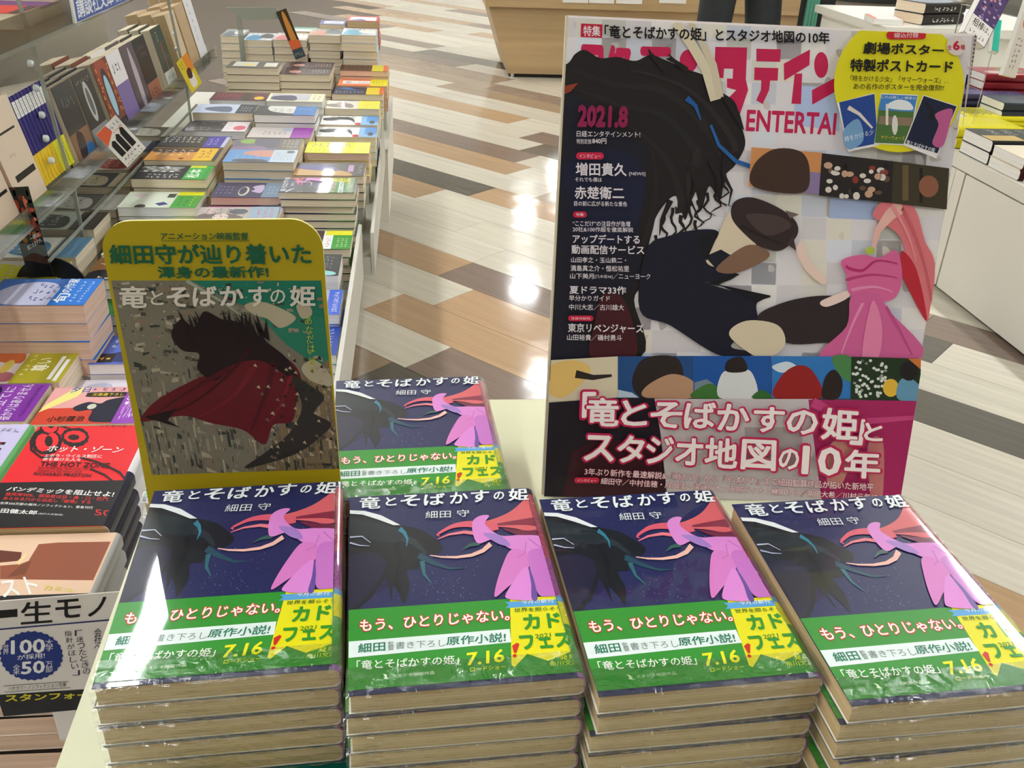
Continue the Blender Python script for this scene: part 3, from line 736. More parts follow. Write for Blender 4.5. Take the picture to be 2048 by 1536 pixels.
# ---------------------------------------------------------------- the tall magazine poster
s_ = 385 / 355
fr = sheet_frame((79.9 * s_, 504.4 * s_, T0 + 1.2), radians(-3.1), radians(12.3), radians(-.6))
PF = px_on(fr)
ps = empty('magazine_poster', (0, 0, 0)); ps.matrix_world = fr[0]
tag(ps, 'tall foam-board magazine poster leaning back behind the right-hand wrapped stacks', 'poster')
W_, H_ = 240 * s_, 295 * s_
cor = [PF(1087, 988), PF(1793, 1003), PF(1947, 72), PF(1128, 27)]
W_ = (cor[1][0] + cor[2][0]) / 2; H_ = (cor[2][1] + cor[3][1]) / 2; XL = (cor[0][0] + cor[3][0]) / 2
mb = MB(); mb.box(XL, W_, -1, H_, -5, 0, BOARD, (222, 212, 214)); mb.build('foam_board', ps)
mb = MB(); mb.box(XL + .2, XL + 1.4, -1, H_, 0, .12, BOARD, (226, 214, 170)); mb.box(XL, W_, H_ - 1.3, H_ + .1, 0, .12, BOARD, (250, 240, 238)); mb.build('cream_edge', ps)
mb = MB(); mb.add([(90, 200, -6), (160, 200, -6), (160, 14, -62), (90, 14, -62), (90, 200, -8), (160, 200, -8), (160, 14, -65), (90, 14, -65)], [(0, 1, 2, 3), (7, 6, 5, 4), (0, 3, 7, 4), (1, 5, 6, 2), (3, 2, 6, 7), (0, 4, 5, 1)], BOARD, (214, 210, 204)); mb.build('easel_flap', ps)
k = Ink(PF, (XL + 1.4, W_ - .3, -.5, H_ - 1.3), dz=.045); rr = random.Random(4)
k.rect(1060, 0, 2000, 1040, (232, 227, 230))
GR = ((222, 216, 218), (240, 236, 232), (224, 220, 210), (212, 214, 224), (234, 228, 214), (206, 204, 198), (228, 230, 238))
for i in range(17):       # washed-out tiles behind everything
    for j in range(22):
        if rr.random() < .62: x = 1104 + i * 50; y = 30 + j * 45; k.L += 0; k.poly([(x, y), (x + 49, y + 1.5), (x + 47, y + 44.5), (x - 2, y + 43)], rr.choice(GR), same=True)
for i in range(70): x, y = rr.uniform(1120, 1920), rr.uniform(40, 980); k.poly([(x, y), (x + rr.uniform(5, 20), y - rr.uniform(0, 9)), (x + rr.uniform(8, 26), y + rr.uniform(5, 16)), (x + 3, y + rr.uniform(8, 20))], rr.choice(((200, 196, 194), (214, 206, 200), (190, 188, 186), (226, 214, 200))), True, same=True)
k.poly([(1590, 170), (1680, 176), (1678, 262), (1588, 250)], (190, 206, 240)); k.poly([(1660, 395), (1752, 402), (1750, 440), (1658, 436)], (180, 196, 230))
# masthead
MG = (206, 34, 92)
for ch, q in (('日', [(1162, 88), (1207, 90), (1206, 200), (1160, 198)]), ('経', [(1212, 88), (1265, 91), (1264, 200), (1212, 198)]), ('エ', [(1276, 92), (1346, 94), (1345, 168), (1276, 165)]), ):
    k.text(ch, q, MG, .06, same=(ch != '日'))
def c4(*a): return [(1090 + a[i] / 4, 20 + a[i + 1] / 4) for i in range(0, len(a), 2)]
def c5(*a): return [(1536 + a[i] / 4, a[i + 1] / 4) for i in range(0, len(a), 2)]
for P_ in (c4(1362, 295, 1616, 300, 1605, 560, 1500, 552, 1504, 470, 1432, 468, 1426, 545, 1352, 540), c4(1455, 548, 1605, 552, 1624, 640, 1560, 830, 1450, 720, 1530, 640, 1455, 620), c4(1690, 310, 1885, 315, 1880, 415, 1690, 410), c4(1675, 460, 1865, 465, 1860, 565, 1672, 560), c4(1730, 560, 1800, 562, 1792, 640, 1740, 752, 1688, 722, 1726, 640),
           c5(125, 510, 335, 395, 330, 520, 128, 645), c5(213, 590, 272, 588, 262, 832, 186, 828), c5(350, 722, 560, 610, 560, 720, 352, 838)): k.poly(P_, MG, same=True)
k.circ(1642, 130, 14, 26, MG, 24, True)
k.circ(1377, 122, 18, 23, MG, 24, True)
k.text('ENTERTAI', [(1494, 219), (1674, 226), (1670, 270), (1491, 262)], MG, .03, True)
k.poly([(1162, 47), (1205, 49), (1204, 76), (1161, 74)], (200, 30, 70)); k.text('特集', [(1167, 51), (1201, 52), (1200, 73), (1166, 72)], (240, 232, 232), .015)
# stand-in shapes: a dark drifting form, a navy sweep, rose drapery
DK = (34, 27, 29); NV = (27, 26, 44)
k.poly([(1060, 128), (1128, 130), (1150, 108), (1170, 100), (1200, 116), (1235, 114), (1270, 122), (1300, 110), (1330, 120), (1372, 138), (1410, 152), (1440, 182), (1470, 205), (1482, 250), (1490, 290), (1470, 330), (1450, 352), (1440, 400), (1418, 372), (1402, 420), (1388, 380), (1370, 440), (1352, 392), (1320, 420), (1300, 470), (1292, 560), (1268, 600), (1280, 715), (1060, 722)], DK, True)
k.poly([(1060, 200), (1150, 190), (1230, 260), (1290, 300), (1280, 420), (1272, 560), (1180, 640), (1175, 712), (1060, 716)], NV, True)
k.poly([(1130, 330), (1240, 300), (1290, 360), (1260, 470), (1170, 480)], (26, 30, 62), True)
for p, w0, w1, cc in (([(1150, 150), (1230, 170), (1320, 180), (1400, 240), (1440, 330)], 4, 22, (44, 38, 39)), ([(1140, 180), (1240, 210), (1340, 240), (1390, 330)], 3, 18, (40, 38, 40)), ([(1180, 230), (1270, 260), (1340, 330), (1350, 420)], 3, 16, (42, 36, 38)), ([(1260, 150), (1360, 170), (1430, 230), (1462, 300)], 3, 14, (50, 42, 43)), ([(1300, 300), (1310, 400), (1280, 500)], 3, 20, (40, 34, 36)), ([(1400, 300), (1376, 360), (1384, 410)], 16, 3, (48, 40, 41))): k.band(spline(p, 5)[:(len(p) - 1) * 5 + 1], w0, w1, cc)
for i, (x, y, ln) in enumerate(((1310, 470, 60), (1326, 430, 66), (1345, 415, 88), (1362, 430, 60), (1378, 405, 95), (1396, 400, 58), (1413, 385, 66), (1433, 372, 60), (1449, 350, 62), (1300, 500, 40), (1390, 440, 70))):
    k.band([(x + 5 * sin(j * 1.3 + i) * (j / 3), y + ln * j / 9) for j in range(10)], 9 if i % 2 else 7, 1.2, DK)
for p in ([(1440, 190), (1463, 200), (1478, 226), (1488, 262), (1476, 250)], [(1300, 112), (1318, 118), (1340, 130), (1316, 126)], [(1330, 118), (1342, 114), (1356, 126), (1372, 140)]): k.poly(p, DK)
k.poly([(1205, 588), (1248, 600), (1272, 712), (1182, 714), (1190, 640)], (78, 22, 34), True)
for p in ([(1380, 330), (1392, 370), (1380, 400), (1398, 440)], [(1420, 320), (1438, 360), (1430, 396), (1452, 412)], [(1452, 300), (1446, 350), (1462, 380), (1456, 410)], [(1340, 400), (1322, 440), (1318, 470)], [(1330, 140), (1300, 108), (1296, 98)], [(1372, 140), (1345, 120), (1336, 108)]): k.band(p, 12, 2, DK)
k.band([(1350, 45), (1382, 90), (1412, 140), (1430, 200)], 18, 22, (226, 214, 186)); k.band([(1378, 44), (1400, 80), (1425, 130), (1438, 195)], 12, 16, (216, 204, 178))
k.text('「竜とそばかすの姫」とスタジオ地図の10年', [(1208, 50), (1657, 64), (1657, 89), (1208, 77)], (24, 20, 22), .035)
k.band([(1372, 196), (1390, 212), (1400, 240)], 12, 3, (34, 96, 160)); k.band([(1420, 250), (1436, 290), (1470, 322), (1520, 340)], 5, 10, (40, 104, 170))
k.poly([(1128, 172), (1156, 166), (1140, 184), (1125, 190)], (150, 66, 40))
k.poly([(1292, 498), (1340, 470), (1400, 458), (1436, 466), (1408, 518), (1470, 545), (1450, 562), (1412, 565), (1500, 590), (1540, 592), (1512, 605), (1515, 640), (1510, 648), (1460, 690), (1500, 702), (1490, 712), (1430, 706), (1340, 650), (1278, 618)], (24, 23, 46), True)
k.poly([(1430, 480), (1460, 420), (1490, 440), (1508, 500), (1440, 532), (1410, 520)], (226, 210, 184), True)
k.poly([(1466, 404), (1500, 394), (1550, 412), (1588, 440), (1592, 470), (1560, 500), (1520, 492), (1490, 470), (1462, 436)], (58, 44, 44), True)
k.poly([(1408, 512), (1440, 498), (1478, 520), (1452, 560)], NV); k.poly([(1412, 566), (1470, 545), (1478, 548), (1436, 568), (1512, 604), (1540, 590)], (16, 15, 24)); k.poly([(1436, 462), (1412, 520), (1400, 515), (1396, 470)], (20, 18, 26))
k.poly([(1568, 420), (1596, 428), (1578, 436)], (120, 104, 100)); k.poly([(1584, 470), (1590, 500), (1572, 488)], (74, 58, 58)); k.band([(1500, 440), (1540, 446), (1575, 462)], 6, 2, (40, 30, 30)); k.band([(1480, 450), (1520, 470), (1560, 486)], 5, 2, (38, 28, 28))
k.poly([(1490, 430), (1550, 430), (1580, 452), (1530, 470)], (82, 66, 64), True)
k.poly([(1430, 536), (1490, 490), (1532, 500), (1530, 518), (1470, 545)], (140, 108, 88), True)
k.poly([(1512, 636), (1560, 605), (1640, 590), (1720, 600), (1752, 640), (1730, 690), (1690, 700), (1660, 684), (1570, 684)], (52, 40, 42), True)
k.poly([(1456, 668), (1490, 640), (1552, 648), (1568, 685), (1540, 712), (1510, 712)], (222, 208, 182), True)
k.poly([(1590, 500), (1602, 482), (1618, 520), (1650, 556), (1640, 566), (1606, 536)], (240, 214, 200), True); k.poly([(1640, 600), (1700, 578), (1690, 596), (1650, 612)], (240, 216, 206), True)
k.poly([(1742, 430), (1762, 402), (1800, 396), (1828, 420), (1846, 480), (1866, 530), (1852, 640), (1818, 560), (1800, 480), (1770, 450)], (226, 128, 134), True)
k.poly([(1800, 500), (1830, 540), (1850, 640), (1815, 580), (1798, 540)], (196, 44, 62), True)
k.band([(1742, 500), (1752, 460), (1775, 430), (1800, 410)], 6, 30, (238, 190, 178))
k.poly([(1680, 520), (1720, 508), (1756, 514), (1790, 500), (1800, 560), (1775, 600), (1700, 590), (1690, 550)], (222, 110, 160), True)
k.poly([(1700, 590), (1750, 585), (1775, 620), (1842, 712), (1640, 716), (1690, 650)], (216, 106, 160), True)
for p, cc in (([(1690, 560), (1740, 548), (1790, 556)], (196, 66, 122)), ([(1700, 580), (1745, 572), (1780, 584)], (236, 150, 188)), ([(1692, 530), (1720, 540), (1750, 520), (1790, 528)], (190, 50, 110)), ([(1722, 606), (1700, 650), (1680, 705)], (236, 150, 190)), ([(1768, 612), (1796, 660), (1820, 708)], (196, 84, 140)), ([(1748, 604), (1744, 660), (1750, 712)], (196, 84, 140)), ([(1800, 420), (1830, 480), (1852, 560), (1858, 620)], (210, 104, 112)), ([(1780, 410), (1812, 470), (1826, 520)], (236, 150, 156))): k.band(spline(p, 5)[:(len(p) - 1) * 5 + 1], 7, 2, cc)
k.poly([(1740, 600), (1760, 650), (1752, 714), (1720, 714)], (234, 140, 180), True)
k.circ(1736, 500, 10, 8, (190, 200, 90), 12)
# upper strip of pictures, as plain skies and blocks
k.poly([(1500, 294), (1640, 305), (1634, 388), (1494, 372)], (214, 150, 96)); k.poly([(1590, 340), (1638, 345), (1634, 388), (1586, 382)], (150, 130, 170))
k.poly([(1504, 330), (1545, 298), (1600, 304), (1616, 345), (1600, 385), (1505, 373)], (74, 52, 40), True)
k.poly([(1640, 306), (1782, 322), (1778, 405), (1634, 390)], (44, 36, 34))
for i in range(34): x = rr.uniform(1645, 1772); y = rr.uniform(330, 392); k.circ(x, y, rr.uniform(4, 9), rr.uniform(4, 8), rr.choice(((206, 168, 142), (30, 24, 26), (226, 216, 206), (150, 60, 50), (110, 84, 70))), 10, True)
k.poly([(1782, 322), (1893, 336), (1888, 418), (1778, 405)], (70, 62, 42)); k.rect(1800, 330, 1812, 400, (112, 96, 60)); k.rect(1834, 335, 1840, 405, (34, 30, 28), True); k.circ(1852, 372, 20, 22, (150, 100, 76), 14)
# lower strip
k.poly([(1092, 718), (1234, 710), (1234, 792), (1090, 802)], (222, 210, 184)); k.poly([(1100, 730), (1150, 718), (1180, 740), (1130, 790), (1096, 780)], (232, 196, 120), True); k.band([(1150, 745), (1185, 752), (1222, 748)], 16, 5, (50, 40, 40))
k.poly([(1234, 710), (1384, 709), (1384, 792), (1234, 792)], (36, 84, 140)); k.poly([(1262, 760), (1285, 715), (1350, 712), (1364, 760), (1330, 792), (1280, 792)], (48, 38, 38), True); k.poly([(1290, 770), (1340, 745), (1384, 760), (1384, 792), (1290, 792)], (190, 150, 122), True); k.poly([(1234, 776), (1262, 782), (1276, 792), (1234, 792)], (190, 206, 220))
k.poly([(1384, 709), (1539, 709), (1540, 792), (1384, 792)], (30, 92, 168)); k.poly([(1386, 762), (1410, 755), (1424, 764), (1424, 790), (1386, 790)], (126, 146, 160)); k.poly([(1384, 780), (1420, 764), (1446, 792), (1384, 792)], (70, 124, 60), True); k.poly([(1436, 792), (1440, 745), (1470, 735), (1500, 742), (1508, 792)], (222, 224, 226), True); k.poly([(1450, 740), (1452, 718), (1480, 711), (1490, 738)], (42, 32, 34), True); k.poly([(1500, 792), (1520, 776), (1540, 792)], (60, 112, 56), True)
k.poly([(1540, 709), (1698, 710), (1696, 794), (1540, 792)], (54, 128, 196)); k.poly([(1540, 730), (1570, 720), (1590, 732), (1560, 742)], (214, 226, 236), True); k.poly([(1660, 710), (1698, 712), (1696, 760), (1670, 740)], (84, 140, 84), True); k.poly([(1546, 792), (1556, 752), (1588, 728), (1620, 738), (1638, 792)], (158, 34, 34), True); k.poly([(1640, 792), (1645, 752), (1664, 736), (1680, 760), (1672, 792)], (46, 34, 34), True)
k.poly([(1698, 710), (1836, 714), (1834, 798), (1696, 794)], (38, 60, 36))
for i in range(60): k.circ(rr.uniform(1700, 1768), rr.uniform(716, 790), 3.4, 3, (226, 230, 222), 8, True)
k.circ(1776, 772, 16, 18, (232, 190, 70), 14); k.poly([(1790, 794), (1792, 760), (1812, 752), (1834, 770), (1834, 798)], (110, 160, 190), True); k.circ(1812, 738, 18, 20, (36, 28, 32), 14); k.poly([(1810, 714), (1836, 714), (1835, 735)], (214, 130, 60))
# bottom block
k.poly([(1300, 794), (1620, 794), (1650, 1010), (1320, 1010)], (206, 198, 200)); k.poly([(1485, 850), (1600, 850), (1600, 930), (1490, 930)], (176, 166, 166))
k.poly([(1085, 802), (1234, 792), (1306, 792), (1318, 860), (1334, 1010), (1080, 1000)], (34, 26, 40)); k.poly([(1142, 900), (1180, 880), (1310, 870), (1334, 1010), (1120, 1010)], (66, 22, 36))
k.poly([(1612, 795), (1834, 798), (1815, 1010), (1640, 1010)], (176, 40, 104)); k.poly([(1655, 885), (1700, 880), (1680, 960), (1650, 965)], (214, 150, 140), True); k.poly([(1730, 885), (1760, 880), (1758, 1000), (1738, 1000)], (206, 130, 130), True)
k.band([(1620, 800), (1700, 840), (1834, 830)], 20, 8, (206, 76, 136))
# yellow disc and its cards
k.circ(1791, 170, 129, 134, (232, 222, 26), 48)
k.poly([(1668, 206), (1742, 186), (1752, 290), (1690, 303)], (236, 232, 230)); k.poly([(1672, 205), (1742, 188), (1749, 286), (1690, 298)], (38, 78, 152)); k.poly([(1680, 262), (1710, 238), (1720, 280), (1690, 298)], (126, 168, 206), True); k.band([(1690, 215), (1712, 228), (1738, 256)], 9, 4, (226, 216, 208))
k.text('時をかける少', [(1682, 273), (1740, 258), (1741, 268), (1684, 284)], (230, 238, 244), 0)
k.poly([(1755, 187), (1828, 190), (1814, 291), (1741, 287)], (238, 236, 228)); k.poly([(1756, 189), (1827, 192), (1820, 226), (1749, 222)], (72, 140, 204)); k.poly([(1765, 215), (1785, 200), (1810, 204), (1816, 220)], (236, 240, 240), True); k.poly([(1750, 220), (1820, 224), (1813, 288), (1742, 285)], (84, 120, 62)); k.poly([(1752, 232), (1818, 236), (1816, 252), (1750, 248)], (150, 128, 106)); k.rect(1764, 208, 1769, 250, (232, 228, 216)); k.circ(1782, 250, 6, 20, (226, 222, 214), 10)
k.text('これは新しい戦争だ', [(1756, 191), (1825, 194), (1824, 200), (1755, 197)], (240, 244, 240), 0)
k.text('サマーウォーズ', [(1755, 270), (1802, 272), (1801, 280), (1754, 278)], (216, 206, 60), .01)
k.poly([(1838, 190), (1906, 212), (1864, 316), (1798, 290)], (238, 234, 232)); k.poly([(1839, 192), (1904, 213), (1866, 306), (1802, 286)], (24, 34, 64)); k.band([(1842, 206), (1856, 222), (1852, 240)], 6, 12, (20, 20, 26)); k.poly([(1862, 228), (1895, 218), (1890, 250), (1876, 292), (1856, 286), (1868, 250)], (196, 100, 150), True)
k.text('竜とそばかすの姫', [(1806, 279), (1862, 296), (1860, 304), (1804, 287)], (236, 240, 240), .01)
k.poly(rounded(1765, 64, 1843, 80, 7.5), (206, 34, 50)); k.text('綴込付録', (1780, 67, 1828, 77), (240, 220, 220), .01)
k.text('劇場ポスター', [(1720, 84), (1879, 92), (1878, 113), (1718, 109)], (26, 22, 16), .04, True)
k.text('特製ポストカード', [(1694, 118), (1898, 122), (1896, 147), (1692, 144)], (26, 22, 16), .04, True)
k.text('「時をかける少女」「サマーウォーズ」…', [(1694, 151), (1889, 156), (1888, 168), (1693, 163)], (30, 28, 16), .006, True)
k.text('あの名作のポスターを完全復刻!!', [(1700, 167), (1879, 170), (1878, 182), (1699, 179)], (30, 28, 16), .012, True)
k.circ(1903, 93, 19, 19, (228, 214, 206), 24); k.text('全', (1885, 91, 1894, 101), (200, 30, 70), .02); k.text('6', (1896, 83, 1910, 102), (200, 30, 70), .05, True); k.text('種', (1911, 91, 1920, 101), (200, 30, 70), .02, True)
k.poly([(1936, 66), (1947, 66), (1843, 1003), (1830, 1003)], (196, 184, 178)); 
for i in range(46): 
    y = 72 + i * 8.2; x = 1939 - (y - 72) * .112; k.rect(x, y, x + 3.4, y + 5, (96, 84, 84), True)
# left column of lettering
WT = (230, 222, 226)
k.text('2021.8', [(1154, 209), (1254, 212), (1252, 256), (1152, 254)], (150, 26, 84), .06)
def T(b, x0, y0, x1, y1, bold=.014, col=WT, sl=.012): k.text(b, [(x0, y0), (x1, y0 + (x1 - x0) * sl), (x1, y1 + (x1 - x0) * sl), (x0, y1)], col, bold, True)
def pill(b, x0, y0, x1, y1): k.poly(rounded(x0, y0, x1, y1, (y1 - y0) / 2 - .1), (206, 36, 76)); k.L += 1; T(b, x0 + 6, y0 + 3, x1 - 6, y1 - 3, .01, (240, 214, 220))
k.L += 1
T('日経エンタテインメント!', 1151, 261, 1277, 273); T('特別定価', 1151, 277, 1180, 287, .005); T('840円', 1182, 276, 1210, 287, .02)
pill('インタビュー', 1150, 304, 1205, 318); k.L += 1; T('増田貴久', 1149, 324, 1250, 350, .025); T('[NEWS]', 1255, 343, 1287, 351, .01); T('それでも僕は', 1148, 353, 1201, 362)
T('赤楚衛二', 1147, 371, 1245, 396, .025); T('目の前に広がる新たな景色', 1146, 400, 1251, 410)
pill('特集', 1144, 421, 1171, 433); k.L += 1; T('“ここだけ”の注目作が急増', 1143, 439, 1257, 450); T('20社&100作超を徹底解説', 1143, 451, 1263, 461); T('アップデートする', 1143, 466, 1276, 484, .02); T('動画配信サービス', 1141, 487, 1285, 505, .02)
T('山田孝之・玉山鉄二・', 1140, 511, 1249, 522); T('満島真之介・恒松祐里', 1139, 527, 1255, 539); T('山下美月', 1138, 543, 1185, 554); T('[乃木坂46]', 1187, 546, 1222, 554, 0); T('／ニューヨーク', 1223, 543, 1297, 555)
T('夏ドラマ33作', 1137, 568, 1249, 584, .02); T('早分かりガイド', 1136, 587, 1217, 598, .012); T('中川大志／古川雄大', 1136, 604, 1245, 616)
pill('注目作研究', 1134, 627, 1184, 638); k.L += 1; T('東京リベンジャーズ', 1134, 642, 1284, 660, .02); T('山田裕貴／磯村勇斗', 1132, 664, 1241, 676)
# big outlined headline
for b, q in (('「', [(1163, 778), (1190, 778), (1188, 828), (1161, 830)]), ('竜', [(1171, 789), (1236, 790), (1234, 847), (1169, 846)]), ('と', [(1240, 794), (1292, 796), (1290, 845), (1238, 846)]), ('そ', [(1298, 796), (1362, 799), (1360, 850), (1296, 850)]), ('ば', [(1366, 796), (1428, 799), (1426, 852), (1362, 850)]), ('か', [(1430, 800), (1494, 803), (1492, 856), (1428, 854)]), ('す', [(1502, 806), (1564, 809), (1560, 860), (1500, 857)]), ('の', [(1568, 812), (1630, 815), (1627, 864), (1565, 861)]), ('姫', [(1638, 808), (1710, 813), (1706, 876), (1633, 872)]), ('」', [(1700, 830), (1722, 832), (1716, 884), (1690, 882)]), ('と', [(1720, 838), (1758, 840), (1756, 876), (1718, 874)]),
             ('ス', [(1167, 862), (1226, 864), (1224, 916), (1164, 914)]), ('タ', [(1232, 862), (1286, 865), (1284, 920), (1230, 917)]), ('ジ', [(1290, 864), (1344, 867), (1342, 922), (1286, 919)]), ('オ', [(1348, 867), (1402, 870), (1400, 924), (1344, 921)]), ('地', [(1406, 866), (1470, 870), (1468, 930), (1402, 926)]), ('図', [(1478, 870), (1546, 873), (1544, 934), (1474, 930)]), ('の', [(1552, 888), (1592, 890), (1590, 932), (1548, 930)]), ('10', [(1598, 882), (1676, 888), (1672, 944), (1594, 940)]), ('年', [(1682, 890), (1752, 893), (1750, 950), (1678, 946)])):
    k.text(b, q, (246, 236, 236), .03, same=False, glow=(196, 36, 92), gb=.062)
k.text('3年ぶり新作を最速解説&『時かけ』から『そばかす』まで細田監督作品が拓いた新地平', [(1167, 927), (1738, 958), (1737, 973), (1166, 941)], (240, 220, 224), .012, glow=(150, 30, 70), gb=.05)
pill('インタビュー', 1146, 946, 1195, 957)
k.text('細田守／中村佳穂・成田凌・染谷将太・玉城ティナ・幾田りら／常田大希／川村元気ほか', [(1199, 946), (1760, 980), (1759, 993), (1198, 959)], (240, 220, 224), .012, glow=(150, 30, 70), gb=.05)
link('poster_print', k.mesh('poster_print', BOARD, lambda x, y, z: (x, y, z + .13)), ps)

# ---------------------------------------------------------------- left display: trays
def yat(px, py, y): 
    d = ray(px, py); return d * (y / d.y)
disp = empty('display_stand', (0, 0, 0)); tag(disp, 'long low white display stand carrying the book piles along the left', 'display stand')
mb = MB(); mb.box(-1150, -206, 120, 810, -732, -722.5, TRAY); mb.box(-1150, -346, 810, 1428, -732, -722.5, TRAY); mb.build('shelf_board', disp)
mb = MB(); mb.box(-1150, -119, 1429, 1838, -732, -692.5, TRAY); mb.box(-1150, -94, 1838, 2700, -732, -692.5, TRAY); mb.box(-345, -119, 812, 1429, -732, -692.5, TRAY); mb.build('shelf_board', disp)
mb = MB(); mb.box(-116, -109, 812, 1837, -732, -622, TRAY); mb.build('rim_board', disp)
mb = MB(); mb.box(-93, -86, 1838, 2700, -732, -640, TRAY); mb.build('rim_board', disp)
mb = MB(); mb.box(-1130, -150, 720, 2680, ZF + 60, -733, WHITE); mb.box(-1130, -230, 140, 720, ZF + 60, -733, WHITE); mb.build('cabinet_body', disp)
mb = MB(); mb.box(-1100, -180, 700, 2660, ZF, ZF + 60, DARK); mb.box(-1100, -250, 160, 700, ZF, ZF + 60, DARK); mb.build('plinth', disp)
d2 = empty('display_stand', (0, 0, 0)); tag(d2, 'farther white display stand under the tall book stacks', 'display stand')
mb = MB(); mb.box(-760, -78, 2708, 3460, -702, -692.5, TRAY); mb.build('shelf_board', d2)
mb = MB(); mb.box(-755, -79, 2710, 3455, -910, -703, WHITE); mb.build('cabinet_body', d2)
mb = MB(); mb.box(-740, -170, 2750, 3420, ZF, -910, DARK); mb.build('plinth', d2)
rs = empty('display_riser', (0, 0, 0)); tag(rs, 'white riser block under the red and brown paperback piles', 'riser')
mb = MB(); mb.prism([(-372, 455), (-206, 455), (-206, 800), (-372, 800)], -722, -606, WHITE); mb.build('riser_block', rs)

# ---------------------------------------------------------------- left display: the piles lying flat, foot to the aisle
HP = pi / 2; WH = (244, 244, 240); BK = (24, 24, 28)
def S(cf, obi=None, art=None, obiart=None, page='cream', **kw): return dict(cf=cf, obi=obi, art=art, obiart=obiart, page=page, **kw)
G2 = 'paperbacks laid flat in rows on the left display'
def L(desc, xr, yf, zt, td, spec, base=-692, h=148, w=105, seed=0, maxn=4, film=0):
    n = max(1, round((zt - base) / (td + .65))); t = (zt - base) / n - .65
    if n > maxn:
        n = maxn; zb_ = zt - n * (t + .65) - .3
        mb_ = MB(); mb_.box(xr - h + 4, xr - 4, yf + 3, yf + w - 3, base + .2, zb_, TRAY); mb_.build('riser_block', disp if yf < 2690 else d2)
    sp = dict(spec); sp['h'] = h; sp['w'] = w; sp.setdefault('cs', sp['cf'])
    pile(desc, G2, xr - h / 2, yf + w / 2, zt, n, t, sp, rz=HP, seed=seed, jitter=2.2, film=film)
BLU = (70, 120, 205)
L('light blue paperback with white brush lettering, low at the aisle rim', -122, 1289, -642, 15, S((112, 176, 228), (40, (52, 92, 190), (52, 92, 190)), [('s', .1, .4, .9, .95, (230, 240, 250), 4, 3), ('s', .3, .36, .7, .5, WH, 3, 1)], [('s', .1, .05, .9, .25, (200, 215, 245), 8, 2)], 'white'), seed=1)
L('lilac doodled paperback with blue foot band at the aisle rim', -124, 1394, -622, 18, S((186, 186, 214), (22, (58, 110, 214), (58, 110, 214)), [('s', .05, .2, .95, .95, (120, 126, 170), 9, 7), ('s', .35, .5, .8, .9, (206, 214, 60), 4, 3), ('t', 'ウト', .02, .18, .3, .46, WH)], [('s', .1, .02, .9, .12, WH, 14, 1)], 'white'), seed=2)
L('thick black paperback with teal and wine streaks at the aisle rim', -133, 1517, -604, 27, S((26, 28, 30), None, [('p', [(.0, .1), (.25, .2), (.3, .9), (.1, .95)], (92, 178, 172)), ('s', .3, .3, .95, .95, (92, 34, 46), 8, 5), ('p', [(.0, .1), (.2, .15), (.15, .8), (.0, .9)], (150, 210, 206), 1), ('s', .55, .12, .9, .75, (58, 130, 96), 5, 6), ('s', .3, .08, .9, .6, (150, 140, 150), 4, 9)], None, 'white'), seed=3)
L('dark red paperback with green, white and yellow band near the aisle', -122, 1664, -611, 15, S((70, 26, 24), (52, (60, 166, 52), (60, 166, 52)), [('s', .1, .5, .9, .9, (30, 16, 16), 8, 4), ('s', .1, .42, .4, .5, WH, 3, 2), ('c', .5, .7, .3, .1, (130, 50, 40))], [('r', 0, .24, 1, .36, (236, 240, 238)), ('r', .72, 0, 1, .34, (230, 228, 40)), ('s', .1, .26, .6, .34, (200, 60, 60), 6, 1), ('s', .1, .04, .6, .2, (230, 236, 200), 5, 3)], 'cream'), seed=4)
nv = dict(NOVEL); nv['page'] = 'cream'; nv['mat'] = WRAP
pile('film-wrapped navy paperback with green band on the left display', G1, -122 - 74, 1844 + 52.5, -559, 9, 14.1, nv, rz=HP, seed=5, jitter=3.5, film=3)
L('wrapped gold and black paperback with pink block', -110, 1985, -565, 18, S((38, 36, 40), None, [('p', [(.0, .2), (.4, .35), (.6, 1), (.0, 1)], (206, 166, 92), 1), ('p', [(.35, .4), (.75, .5), (.8, .9), (.5, .95)], (84, 76, 150), 1), ('r', .3, .16, .8, .24, (206, 164, 206)), ('s', .2, .03, .8, .13, (190, 190, 200), 5, 1)], None, 'cream', mat=WRAP), seed=6)
L('bright yellow paperback with violet lettering', -107, 2190, -570, 17, S((232, 232, 52), (36, (244, 244, 120), (232, 232, 52)), [('s', .55, .3, .9, .95, (96, 72, 150), 3, 6), ('s', .1, .35, .4, .95, (190, 190, 60), 3, 9)], [('s', .1, .04, .5, .2, (180, 180, 70), 3, 5)], 'pink'), seed=7)
INKY = [('p', [(.1, .4), (.5, .5), (.4, .9), (.7, .95), (.8, .5)], (40, 40, 44), 1), ('s', .3, .4, .95, .9, (60, 60, 66), 7, 4), ('c', .1, .34, .14, .06, (214, 50, 34), 14)]
INKB = [('r', .3, 0, 1, .2, (96, 160, 222)), ('c', .3, .1, .18, .05, (70, 80, 100), 16)]
L('white brush-inked paperback with pale blue band, nearer of two', -98, 2382, -579, 17, S(WH, (44, (150, 196, 232), (150, 196, 232)), INKY, INKB, 'cream'), seed=8)
L('white brush-inked paperback with pale blue band, farther of two', -98, 2503, -577, 17, S(WH, (44, (150, 196, 232), (150, 196, 232)), INKY, INKB, 'cream'), seed=9)
L('cream paperback with wide yellow band', -97, 2626, -562, 17, S((226, 222, 210), (58, (234, 228, 66), (234, 228, 66)), [('p', [(.1, .5), (.6, .55), (.5, .95), (.2, .9)], (150, 136, 130), 1), ('c', .6, .7, .2, .1, (180, 160, 150))], [('s', .1, .05, .9, .3, (200, 190, 60), 4, 8)], 'cream'), seed=10)
